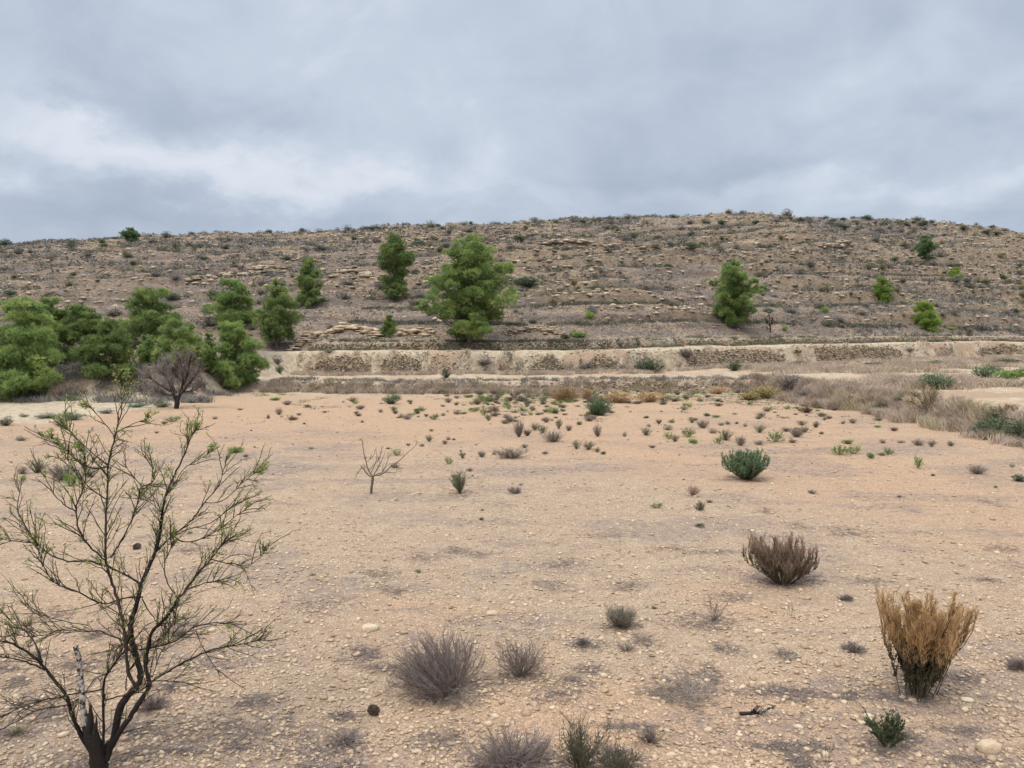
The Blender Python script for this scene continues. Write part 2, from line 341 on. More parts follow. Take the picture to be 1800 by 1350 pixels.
def ground(q):
    P = q.n('ShaderNodeNewGeometry').outputs['Position']
    m1 = q.n('ShaderNodeAttribute', attribute_name='mask_a').outputs['Color']; m2 = q.n('ShaderNodeAttribute', attribute_name='mask_b').outputs['Color']
    s1 = q.n('ShaderNodeSeparateColor', inp={0: m1}); s2 = q.n('ShaderNodeSeparateColor', inp={0: m2})
    pale, hill, litter = s1.outputs; orange, rock, stony = s2.outputs
    # breaking up of the masks
    nb = q.noise(P, 0.9, 6, 0.6); nf = q.noise(P, 7.0, 5, 0.65); nff = q.noise(P, 38.0, 4, 0.7)
    nm = q.noise(P, 2.4, 5, 0.6)
    sand = q.mix(q.rng(nm, 0.35, 0.65), (0.48, 0.368, 0.27, 1), (0.40, 0.298, 0.22, 1))
    og = q.math('ADD', orange, q.math('MULTIPLY', q.math('SUBTRACT', nb, 0.5), 1.1))
    sand = q.mix(q.rng(og, 0.1, 0.85, 0, 1.0), sand, (0.51, 0.33, 0.215, 1))
    # pebbles lying in the sand
    def vor(scale, rnd=1.0):
        w = P
        v = q.n('ShaderNodeTexVoronoi', feature='F1', inp={'Vector': w, 'Scale': scale, 'Randomness': rnd}); return v
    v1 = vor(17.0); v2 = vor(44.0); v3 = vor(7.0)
    def peb(v, lo, hi, col, th, k):
        rnd = q.n('ShaderNodeSeparateColor', inp={0: v.outputs['Color']})
        inside = q.rng(v.outputs['Distance'], lo, hi, 1, 0)
        pres = q.rng(rnd.outputs[0], th, th + 0.06)
        pc = q.mix(rnd.outputs[1], (0.64, 0.53, 0.405, 1), (0.38, 0.275, 0.195, 1))
        pc = q.mix(q.rng(rnd.outputs[2], 0.86, 0.9), pc, (0.50, 0.30, 0.18, 1))
        f = q.math('MULTIPLY', q.math('MULTIPLY', inside, pres), k)
        return q.mix(f, col, pc), f
    st = q.math('ADD', stony, q.math('MULTIPLY', q.math('SUBTRACT', nb, 0.5), 1.2), clamp=True)
    sand = q.mix(q.rng(v2.outputs['Distance'], 0.42, 0.62, 0, 0.6), sand, (0.25, 0.175, 0.118, 1)); sand = q.mix(q.rng(v1.outputs['Distance'], 0.46, 0.64, 0, 0.5), sand, (0.25, 0.175, 0.11, 1))  # darker soil between pebbles, with the small shade of the gaps painted in
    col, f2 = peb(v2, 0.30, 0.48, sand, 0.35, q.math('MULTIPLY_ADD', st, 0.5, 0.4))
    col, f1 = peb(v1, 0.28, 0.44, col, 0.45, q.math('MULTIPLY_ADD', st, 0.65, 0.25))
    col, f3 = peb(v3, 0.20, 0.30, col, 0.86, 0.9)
    # dark crumbs of dead plants, and crevice shade painted into the colour
    col = q.mix(q.rng(nff, 0.53, 0.66, 0, 0.6), col, (0.16, 0.115, 0.085, 1))
    lt = q.math('MULTIPLY', litter, q.rng(q.math('ADD', nf, q.math('MULTIPLY', nff, 0.5)), 0.58, 0.92))
    col = q.mix(q.math('MULTIPLY', lt, 0.85), col, (0.185, 0.15, 0.142, 1))
    col = q.mix(q.rng(q.math('ADD', q.noise(q.n('ShaderNodeMapping', inp={0: P, 3: (0.7, 1.6, 1)}).outputs[0], 3.2, 6, 0.7), 0), 0.50, 0.64, 0, 0.42), col, (0.24, 0.175, 0.13, 1))
    # cream marl of the banks
    ps = q.mix(q.rng(nm, 0.35, 0.65), (0.48, 0.40, 0.29, 1), (0.33, 0.265, 0.195, 1)); ps = q.mix(q.rng(nff, 0.52, 0.66, 0, 0.5), ps, (0.2, 0.15, 0.1, 1))
    ps = q.mix(q.rng(nf, 0.55, 0.8, 0, 0.5), ps, (0.30, 0.225, 0.155, 1))
    col = q.mix(q.rng(q.math('ADD', pale, q.math('MULTIPLY', q.math('SUBTRACT', nb, 0.5), 0.8)), 0.3, 0.7), col, ps)
    # the hillside
    Ps = q.n('ShaderNodeMapping', inp={0: P, 3: (1, 1.0, 2.6)}).outputs[0]
    h1 = q.noise(Ps, 0.28, 5, 0.6); h2 = q.noise(Ps, 1.5, 6, 0.7); h3 = q.noise(Ps, 4.5, 5, 0.7)
    hc = q.mix(q.rng(h1, 0.42, 0.58), (0.35, 0.255, 0.18, 1), (0.22, 0.172, 0.145, 1))
    hc = q.mix(q.rng(h2, 0.49, 0.60, 0, 0.85), hc, (0.14, 0.112, 0.105, 1))
    hc = q.mix(q.rng(h3, 0.52, 0.59, 0, 0.85), hc, (0.47, 0.365, 0.27, 1))
    hc = q.mix(q.rng(h3, 0.48, 0.40, 0, 0.8), hc, (0.085, 0.066, 0.058, 1))
    hc = q.mix(q.rng(q.noise(q.n('ShaderNodeMapping', inp={0: P, 3: (1, 1.6, 3)}).outputs[0], 0.085, 5, 0.65), 0.47, 0.58, 0, 0.55), hc, (0.135, 0.115, 0.108, 1))
    rk = q.mix(q.rng(h2, 0.35, 0.7), (0.43, 0.33, 0.23, 1), (0.23, 0.17, 0.125, 1))
    hc = q.mix(q.rng(q.math('ADD', rock, q.math('MULTIPLY', q.math('SUBTRACT', h2, 0.5), 0.8)), 0.35, 0.75, 0, 0.8), hc, rk)
    col = q.mix(hill, col, hc)
    hgt = q.math('ADD', q.math('MULTIPLY', f2, 0.25), q.math('ADD', q.math('MULTIPLY', f1, 0.6), q.math('ADD', q.math('MULTIPLY', f3, 1.1), q.math('MULTIPLY', nff, 0.5))))
    hgt = q.math('ADD', hgt, q.math('MULTIPLY', nf, 0.8))
    b1 = q.n('ShaderNodeBump', inp={'Strength': 1.0, 'Distance': 0.04, 'Height': hgt})
    b2 = q.n('ShaderNodeBump', inp={'Strength': q.math('MULTIPLY', hill, 0.9), 'Distance': 0.35, 'Height': q.math('ADD', h3, q.math('MULTIPLY', h2, 1.5)), 'Normal': b1.outputs[0]})
    d = q.n('ShaderNodeBsdfPrincipled', inp={'Base Color': col, 'Roughness': 0.95, 'Specular IOR Level': 0.1, 'Normal': b2.outputs[0]})
    q.n('ShaderNodeOutputMaterial', inp={0: d.outputs[0]})
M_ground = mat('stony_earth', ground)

# ------------------------------------------------------------------ terrain sheets
NX = 861
rows = np.concatenate([np.arange(-30, 5.5, 0.5), np.arange(5.5, 25, 0.075), np.arange(25, 46, 0.16), np.arange(46, 50, .16), np.arange(50, 98, 0.14), np.arange(98, 182, 0.3), 182 + 420 * np.linspace(0, 1, 50) ** 1.8])
uu = np.linspace(-1, 1, NX); uu = np.sign(uu) * np.abs(uu) ** 1.12
YY = np.repeat(rows[:, None], NX, 1); XX = uu[None] * (27 + 0.78 * np.clip(rows, 0, None))[:, None]
hh, t1, t2, t3, hu, ris = parts_h(XX, YY)
# masks: pale marl, hillside, dead-plant litter, orange soil, rock, stoniness
bank1 = t1 * (1 - t1) * 4; bank2 = t2 * (1 - t2) * 4
inter = np.clip(t1 + t2, 0, 1)
left_flat = sst(-19.0, -21.5, XX + 1.5 * (vn(YY * .3, XX * .3, 40) - .5) ) * sst(33, 37, YY + 0.25 * (XX + 25))
pale = np.clip(np.maximum(sst(0.1, 0.9, t1) * 0.55 + 0.55 * bank2 + 0.25 * sst(.5, 1, t2), left_flat), 0, 1)
far_edge = sst(47, 55, YY) * 0.45
pale = np.clip(np.maximum(pale, far_edge), 0, 1) * (1 - .75 * sst(.48, .62, fbm(XX * .35, YY * .5, 54, 4)) * sst(.02, .2, inter))
hill = np.clip(sst(0.0, 0.03, hu) + sst(-19, -22, XX) * sst(.2, .9, t2) * sst(-44, -46, -YY) * 0.75 + 0.6 * t3, 0, 1)
lt = fbm(XX * 0.45, YY * 1.1, 50, 4); lt = sst(0.52, 0.63, lt) * (0.5 + 0.5 * fbm(XX * .1, YY * .1, 51, 2))
lt = np.maximum(lt, 0.75 * sst(-1.2, -3.0, XX) * sst(12, 7.5, YY) * sst(0.42, 0.6, fbm(XX * .8, YY * .8, 52, 3)))
lt = lt * sst(40, 22, YY) + 0.35 * sst(.52, .66, fbm(XX * .3, YY * .5, 53, 4)) * sst(18, 24, YY) * sst(50, 38, YY) * 1.6 
lt = np.maximum(lt, 0.5 * bank1 * sst(-30, -20, XX))
def blob(px, py, rx, ry): p = at(px, py); return np.exp(-((XX - p.x) / rx) ** 2 - ((YY - p.y) / ry) ** 2)
og = 0.25 + 0.55 * sst(22, 32, YY) * sst(56, 46, YY) + 0.5 * blob(1600, 860, 6, 7) + 0.45 * blob(1250, 800, 5, 5) + 0.5 * blob(1290, 1040, 1.2, 1.5) \
    + 0.55 * blob(760, 1080, 1.2, 1.2) + 0.5 * blob(1050, 1250, 2.0, .8) + 0.4 * blob(1500, 1300, 3, 1.2) + 0.3 * blob(200, 1100, 2, 2) - 0.5 * blob(1150, 930, 4, 4) - 0.25 * blob(850, 950, 4, 4)
og = np.clip(og, 0, 1)
stn = 0.45 + 0.5 * blob(1100, 930, 6, 5) + 0.4 * blob(700, 1000, 3, 3) - 0.5 * blob(1050, 1250, 2.2, 1.0) - 0.4 * blob(1290, 1060, 1.2, 1.5)
stn = np.clip(stn, 0, 1)
J, I = len(rows), NX
vid = np.arange(J * I).reshape(J, I)
quads = np.stack([vid[:-1, :-1], vid[:-1, 1:], vid[1:, 1:], vid[1:, :-1]], -1).reshape(-1, 4)
cat = np.where(hu > 0, 2, np.where(inter > 0.02, 1, 0)); catq = np.maximum.reduce([cat.ravel()[quads[:, k]] for k in range(4)])
VV = np.stack([XX, YY, hh], -1).reshape(-1, 3)
MA = np.stack([pale, hill, lt, np.ones_like(lt)], -1).reshape(-1, 4); MBk = np.stack([og, ris, stn, np.ones_like(og)], -1).reshape(-1, 4)
for ci, nm in ((0, 'field'), (1, 'terraces'), (2, 'hillside')):
    qs = quads[catq == ci]; used = np.unique(qs); remap = np.zeros(len(VV), np.int64); remap[used] = np.arange(len(used))
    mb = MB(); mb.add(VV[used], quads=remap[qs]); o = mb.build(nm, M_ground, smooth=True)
    for an, arr in (('mask_a', MA), ('mask_b', MBk)):
        a_ = o.data.attributes.new(an, 'FLOAT_COLOR', 'POINT'); a_.data.foreach_set('color', arr[used].astype(np.float32).ravel())
    o['kind'] = 'structure'
    o['label'] = {'field': 'sandy orange-beige stony field with sparse weeds', 'terraces': 'cream earth terraces behind and beside the field', 'hillside': 'rocky scrub covered hillside under the sky'}[nm]
del XX, YY, hh, VV, MA, MBk, quads


# ------------------------------------------------------------------ shared materials of the plants
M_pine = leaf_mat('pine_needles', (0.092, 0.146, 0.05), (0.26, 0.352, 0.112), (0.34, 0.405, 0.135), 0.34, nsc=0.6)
M_pine_y = leaf_mat('young_pine_needles', (0.17, 0.26, 0.05), (0.30, 0.39, 0.09), None, 0.3)
M_pine_b = leaf_mat('far_pine_needles', (0.10, 0.17, 0.075), (0.19, 0.27, 0.12), None, 0.3)
M_bark = wood_mat('pine_bark', (0.07, 0.055, 0.045), (0.20, 0.16, 0.13), 6)
M_almond = wood_mat('almond_bark_dark', (0.008, 0.007, 0.0065), (0.048, 0.038, 0.034), 34, 1.0)
M_almond_l = wood_mat('almond_bark_pale', (0.04, 0.031, 0.027), (0.125, 0.095, 0.075), 34, 1.0)
M_stub = wood_mat('weathered_wood', (0.035, 0.028, 0.025), (0.46, 0.42, 0.38), 22, 1.0, True)
M_aleaf = leaf_mat('almond_leaves', (0.19, 0.25, 0.06), (0.36, 0.42, 0.13), (0.36, 0.33, 0.09), 0.35, nsc=4)
M_twig_mauve = wood_mat('dead_twigs_mauve', (0.035, 0.027, 0.025), (0.31, 0.255, 0.235), 20, 0.1)
M_twig_pale = wood_mat('dead_twigs_pale', (0.17, 0.14, 0.12), (0.36, 0.30, 0.25), 20, 0.1)
M_twig_brown = wood_mat('brown_stems', (0.06, 0.047, 0.037), (0.17, 0.135, 0.105), 20, 0.1)
M_twig_ochre = leaf_mat('ochre_twigs', (0.30, 0.175, 0.075), (0.58, 0.38, 0.195), None, 0.1)
M_seed_pink = leaf_mat('dry_seed_twigs', (0.26, 0.17, 0.13), (0.44, 0.31, 0.24), None, 0.1)
M_dark_leaf = leaf_mat('dark_dry_leaves', (0.05, 0.045, 0.026), (0.13, 0.112, 0.065), None, 0.1)
M_green = leaf_mat('weed_leaves_green', (0.10, 0.17, 0.04), (0.22, 0.31, 0.08))
M_gg = leaf_mat('weed_leaves_grey_green', (0.13, 0.135, 0.085), (0.25, 0.25, 0.165))
M_grey = leaf_mat('weed_twigs_grey', (0.15, 0.125, 0.105), (0.32, 0.27, 0.225), None, 0.05)
M_brown = leaf_mat('weed_brown', (0.10, 0.06, 0.04), (0.22, 0.13, 0.085), None, 0.05)
M_olive = leaf_mat('olive_grass_blades', (0.16, 0.15, 0.075), (0.33, 0.30, 0.165))
M_dk = leaf_mat('dark_green_leaves', (0.045, 0.07, 0.035), (0.105, 0.14, 0.07))
M_blueg = leaf_mat('blue_green_leaves', (0.07, 0.12, 0.06), (0.17, 0.235, 0.125))
M_scrub = leaf_mat('mauve_grey_twigs', (0.105, 0.096, 0.09), (0.235, 0.215, 0.20), (0.20, 0.195, 0.13), 0.05)
M_tscrub = leaf_mat('dark_heath', (0.07, 0.065, 0.05), (0.17, 0.16, 0.125), (0.13, 0.14, 0.08), 0.05)
M_dgrass = leaf_mat('dry_grass_blades', (0.27, 0.205, 0.165), (0.52, 0.42, 0.33), (0.36, 0.30, 0.19), 0.15, nsc=0.4)
M_rust = leaf_mat('rusty_twigs', (0.27, 0.175, 0.09), (0.47, 0.325, 0.175), None, 0.08)
M_khaki = leaf_mat('khaki_leaves', (0.17, 0.14, 0.05), (0.33, 0.26, 0.10), None, 0.1)
M_stone = rock_mat('dry_stone', (0.50, 0.42, 0.31), (0.24, 0.18, 0.13), (0.20, 0.15, 0.115), 5)
M_wall = rock_mat('wall_stone', (0.46, 0.37, 0.26), (0.15, 0.11, 0.078), (0.10, 0.075, 0.058), 3)
M_rock = rock_mat('pale_limestone', (0.55, 0.47, 0.35), (0.44, 0.32, 0.21), (0.36, 0.27, 0.19), 14)
M_peb = rock_mat('field_pebbles', (0.58, 0.455, 0.33), (0.34, 0.24, 0.162), (0.48, 0.335, 0.22), 20)
M_cone = wood_mat('pine_cone_scales', (0.06, 0.045, 0.035), (0.26, 0.19, 0.14), 60)
RG = np.random.default_rng

# ------------------------------------------------------------------ Aleppo pines
def pine(name, label, px, base, top, x0, x1, seed, clumps=None, m=M_pine, group=None, depth=None, dens=1.0, trunk_show=0.0, lean=0.0):
    rng = RG(seed)
    p = at(px, base) if depth is None else at_depth(px, base, depth)
    if depth is not None: p.z = Hs(p.x, p.y)
    s = m_per_px(p)
    ht = at_depth(px, top, p.y).z - p.z; Wd = (x1 - x0) * s; cx = ((x0 + x1) / 2 - px) * s
    t = thing(name, label, 'pine tree', p, group)
    if clumps is None:
        cl = []; R0 = Wd * 0.54; nl = max(5, int(ht * (1 - trunk_show) / (0.30 * Wd) + 3))
        for li in range(nl):
            f_ = (li + .5) / nl; h = trunk_show + (1 - trunk_show) * f_
            prof = R0 * min(1.0, .62 + f_ * 2.0) * (1 - .62 * max(0, (f_ - .3) / .7) ** 1.2) * rng.uniform(.82, 1.1)
            m_ = 5 if f_ < .75 else 3; a0 = rng.uniform(0, 6.28)
            for k in range(m_):
                a = a0 + k * 2 * math.pi / m_ + rng.normal() * .25; rr = prof * rng.uniform(.36, .52); r = max(0, prof - rr * .9) * rng.uniform(.8, 1.12)
                cl.append((cx + r * math.cos(a) + lean * (h - .4), r * math.sin(a), min(h * ht + rng.normal() * .12 * R0, ht - rr * .55), rr))
            cl.append((cx * .9 + lean * (h - .4), 0, min(h * ht, ht - prof * .35), prof * .55))
    else:
        cl = []
        for (ax, ay, ar) in clumps:                     # crown masses, with others behind them
            q = at_depth(ax, ay, p.y); rr = ar * s
            wy = Wd * 0.36 * rng.uniform(-1, 1) * (1 - 0.5 * max(0, (q.z - p.z) / ht - .5))
            cl.append((q.x - p.x, wy, q.z - p.z, rr))
            cl.append(((q.x - p.x) * rng.uniform(.4, .95), wy * .3 + rng.normal() * .5, q.z - p.z - rr * .3, rr * .95)); cl.append(((q.x - p.x) * rng.uniform(.3, .9), -wy * rng.uniform(.5, 1.1), q.z - p.z + rng.normal() * 0.3 * rr, rr * rng.uniform(.75, 1)))
    tr = MB()
    K = 9; zz = np.linspace(-0.3, ht * 0.92, K); wob = np.cumsum(rng.normal(size=(K, 2)) * 0.05 * ht / K, 0)
    ax = np.stack([wob[:, 0] + cx * (zz / ht), wob[:, 1], zz], 1); r0 = 0.022 * ht + 0.04
    tubes(tr, ax[None], np.linspace(r0, r0 * 0.2, K)[None], 8, [0.5])
    for (x, y, z, r) in cl:                              # limbs reach each mass of needles
        z0 = max(0.08 * ht, z - 0.25 * ht * rng.uniform(0.3, 1)); b = np.array([np.interp(z0, zz, ax[:, 0]), np.interp(z0, zz, ax[:, 1]), z0]); e = np.array([x, y, z])
        mid = (b + e) / 2 + np.array([0, 0, -0.08 * np.linalg.norm(e - b)])
        tubes(tr, np.stack([b, mid, e])[None], np.array([[r0 * .32, r0 * .22, r0 * .08]]), 5, [rng.uniform()])
    tr.build('trunk', M_bark, t, smooth=True)
    mb = MB()
    for (x, y, z, r) in cl:
        n = int(170 * dens * (r / 0.8) ** 1.6) + 20
        # finer puffs inside a mass, so its edge is uneven
        ns = rng.integers(7, 11); pd = nrm(rng.normal(size=(ns, 3)) + [0, 0, .25]); pc = pd * r * rng.uniform(.35, .85, (ns, 1)) * [1.0, 1.0, .62]; pr = r * rng.uniform(.22, .44, ns)
        i = rng.integers(0, ns, n); d = nrm(rng.normal(size=(n, 3)) + [0, 0, 0.35]); C = pc[i] + d * (pr[i] * (rng.uniform(0.45, 1.05, n) ** 0.6 + (rng.uniform(0, 1, n) < .14) * rng.uniform(0, .55, n)))[:, None] * [1, 1, .75]
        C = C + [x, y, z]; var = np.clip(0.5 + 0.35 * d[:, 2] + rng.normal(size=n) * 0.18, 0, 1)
        k = 7; Cn = np.repeat(C, k, 0); Dn = nrm(np.repeat(d, k, 0) * 0.7 + rng.normal(size=(n * k, 3)) * 0.55 + [0, 0, 0.35])
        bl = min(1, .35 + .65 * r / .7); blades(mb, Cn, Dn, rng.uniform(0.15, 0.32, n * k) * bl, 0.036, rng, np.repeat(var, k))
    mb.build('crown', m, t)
    return t
big = [(825, 432, 24), (800, 446, 18), (850, 446, 20), (822, 462, 32), (862, 470, 28), (888, 474, 20), (795, 490, 26), (838, 494, 32), (878, 500, 30), (772, 498, 20),
       (900, 515, 16), (762, 512, 18), (810, 522, 28), (850, 528, 30), (888, 530, 22), (765, 535, 22), (750, 545, 12), (795, 548, 22), (832, 555, 26), (866, 552, 22), (815, 575, 22), (848, 573, 20), (800, 583, 16), (828, 585, 15), (855, 585, 13), (783, 470, 14), (778, 555, 14)]
pine('pine_tree', 'largest pine, broad layered green crown low on the middle of the hillside', 826, 602, 416, 742, 910, 11, big, dens=1.25)
p2 = [(692, 420, 16), (700, 432, 20), (682, 440, 18), (712, 448, 18), (688, 460, 22), (715, 462, 13), (676, 462, 14), (698, 476, 20), (676, 492, 14), (700, 494, 20), (688, 508, 18), (708, 510, 13), (695, 518, 14)]
pine('pine_tree', 'tall slender pine on the slope just left of the largest pine', 694, 528, 406, 658, 730, 12, p2)
p4 = [(1288, 467, 14), (1275, 480, 18), (1302, 480, 18), (1290, 494, 22), (1266, 496, 12), (1315, 498, 12), (1278, 512, 22), (1305, 512, 20), (1328, 512, 13), (1262, 524, 15), (1286, 530, 22), (1312, 528, 18), (1265, 545, 16), (1292, 548, 20), (1318, 545, 15), (1280, 560, 16), (1306, 560, 15), (1338, 508, 8)]
pine('pine_tree', 'lone dark green pine standing on the right half of the hillside', 1290, 574, 454, 1246, 1342, 13, p4, dens=1.2)
p3 = [(542, 466, 13), (538, 480, 15), (556, 482, 12), (530, 495, 13), (548, 498, 16), (538, 512, 17), (556, 516, 13), (524, 524, 12), (545, 528, 15), (562, 528, 9)]
pine('pine_tree', 'small dark pine on the slope above the pale cliff, left of the tall slender pine', 543, 540, 455, 514, 572, 14, p3)
for a in [
    ('pine with a double crown and spreading lower boughs', 412, 574, 492, 362, 462, 15, dict()),
    ('open two-tiered pine above the pale stone ledge with a short visible trunk', 487, 612, 490, 450, 528, 16, dict(trunk_show=0.12)),
    ('dense dark conical pine at the left end of the terraces by the bare tree', 416, 678, 566, 360, 468, 17, dict(dens=1.35)),
    ('bright round topped pine rising behind the bare brown tree', 318, 668, 562, 272, 364, 18, dict(trunk_show=0.25)),
    ('airy pine with leaning crown standing left above the bare brown tree', 270, 614, 505, 214, 316, 19, dict(trunk_show=0.2)),
    ('broad light green pine at the right front of the left-hand pine wood', 192, 659, 558, 136, 246, 20, dict()),
    ('pine with a bare pale trunk showing in the gap of the left-hand pine wood', 146, 642, 536, 102, 192, 21, dict(trunk_show=0.35)),
    ('dull olive pine at the back of the left-hand pine wood', 92, 640, 524, 48, 138, 22, dict(trunk_show=0.15)),
    ('largest pine of the left-hand wood, at the left edge with boughs to the ground', 42, 698, 524, -22, 112, 23, dict(dens=1.25)),
    ('yellowish pine crown between the largest left-hand pine and the dull olive one', 66, 650, 534, 36, 104, 34, dict(trunk_show=.2)),
    ('pine cut by the left edge of the view', -25, 690, 535, -75, 25, 24, dict()),
    ('small shaded pine between the left-hand wood and the airy pine', 214, 615, 560, 196, 234, 25, dict()),
    ('small pine low between the airy pine and the round topped pine', 256, 640, 590, 238, 282, 26, dict()),
    ('low pine growing against the left side of the dense conical pine', 367, 655, 585, 350, 385, 33, dict()),
]: pine('pine_tree', a[0], *a[1:7], **a[7], group='pines on the left')
pine('pine_tree', 'young light green pine high on the right of the hillside', 1550, 534, 487, 1528, 1571, 27, m=M_pine_y)
pine('pine_tree', 'lopsided yellow green young pine with crown sloping down to the right', 1630, 578, 530, 1600, 1656, 28, m=M_pine_y, lean=-0.7)
pine('pine_tree', 'hazy green young pine near the crest on the right', 1627, 452, 414, 1608, 1645, 29, m=M_pine_b)
pine('pine_tree', 'small round young pine on the far right slope below the crest', 1680, 495, 470, 1664, 1692, 30, m=M_pine_y)
pine('pine_tree', 'little upright pine sapling on the ledge left of the largest pine', 684, 590, 554, 670, 698, 31)
pine('pine_tree', 'single bushy pine breaking the skyline on the left', 231, 424, 401, 212, 249, 32, m=M_pine_b)

# ------------------------------------------------------------------ traced trees
def traced(branches, D0, rng, dscale=0.5, taper_end=0.25):
    """branches: (list of photo pixels, r0, r1, depth slope); returns list of 3-D polylines and radii"""
    pts2 = []; dep = []; out = []
    for (L, r0, r1, sl) in branches:
        L = np.array(L, float)
        # resample smoothly (Catmull-Rom)
        Q = []; n = len(L)
        for i in range(n - 1):
            p0, p1, p2_, p3_ = L[max(i - 1, 0)], L[i], L[i + 1], L[min(i + 2, n - 1)]
            for t in np.linspace(0, 1, 5)[:-1]:
                Q.append(0.5 * ((2 * p1) + (-p0 + p2_) * t + (2 * p0 - 5 * p1 + 4 * p2_ - p3_) * t * t + (-p0 + 3 * p1 - 3 * p2_ + p3_) * t**3))
        Q.append(L[-1]); Q = np.array(Q)
        if pts2:
            A = np.concatenate(pts2); dd = np.linalg.norm(A - Q[0], axis=1); j = dd.argmin(); D = np.concatenate(dep)[j] if dd[j] < 30 else D0
        else: D = D0
        arc = np.concatenate([[0], np.cumsum(np.linalg.norm(np.diff(Q, axis=0), axis=1))]) * D0 / FPX
        Q = Q + rng.normal(size=Q.shape) * np.array([1.0, 1.0]) * min(.6, 8 / max(D0, 1)) * (np.arange(len(Q)) > 0)[:, None]
        Dp = D + sl * arc * dscale + 0.05 * np.sin(arc * 7 + rng.uniform(0, 6)) * arc
        pts2.append(Q); dep.append(Dp)
        P = np.array([at_depth(a, b, d) for (a, b), d in zip(Q, Dp)])
        Rr = np.linspace(1, 0, len(Q)) ** 0.95 * (r0 - r1) + r1
        out.append((P, Rr * (1 + 0.08 * rng.normal(size=len(Q)))))
    return out
def A_(*p): return [(x / 3.6, 700 + y / 3.6) for x, y in p]
def B_(*p): return [(x / 3.6, 975 + y / 3.6) for x, y in p]
u = 6.5 / FPX / 3.6 / 2 * 1.08            # half of one crop pixel in metres
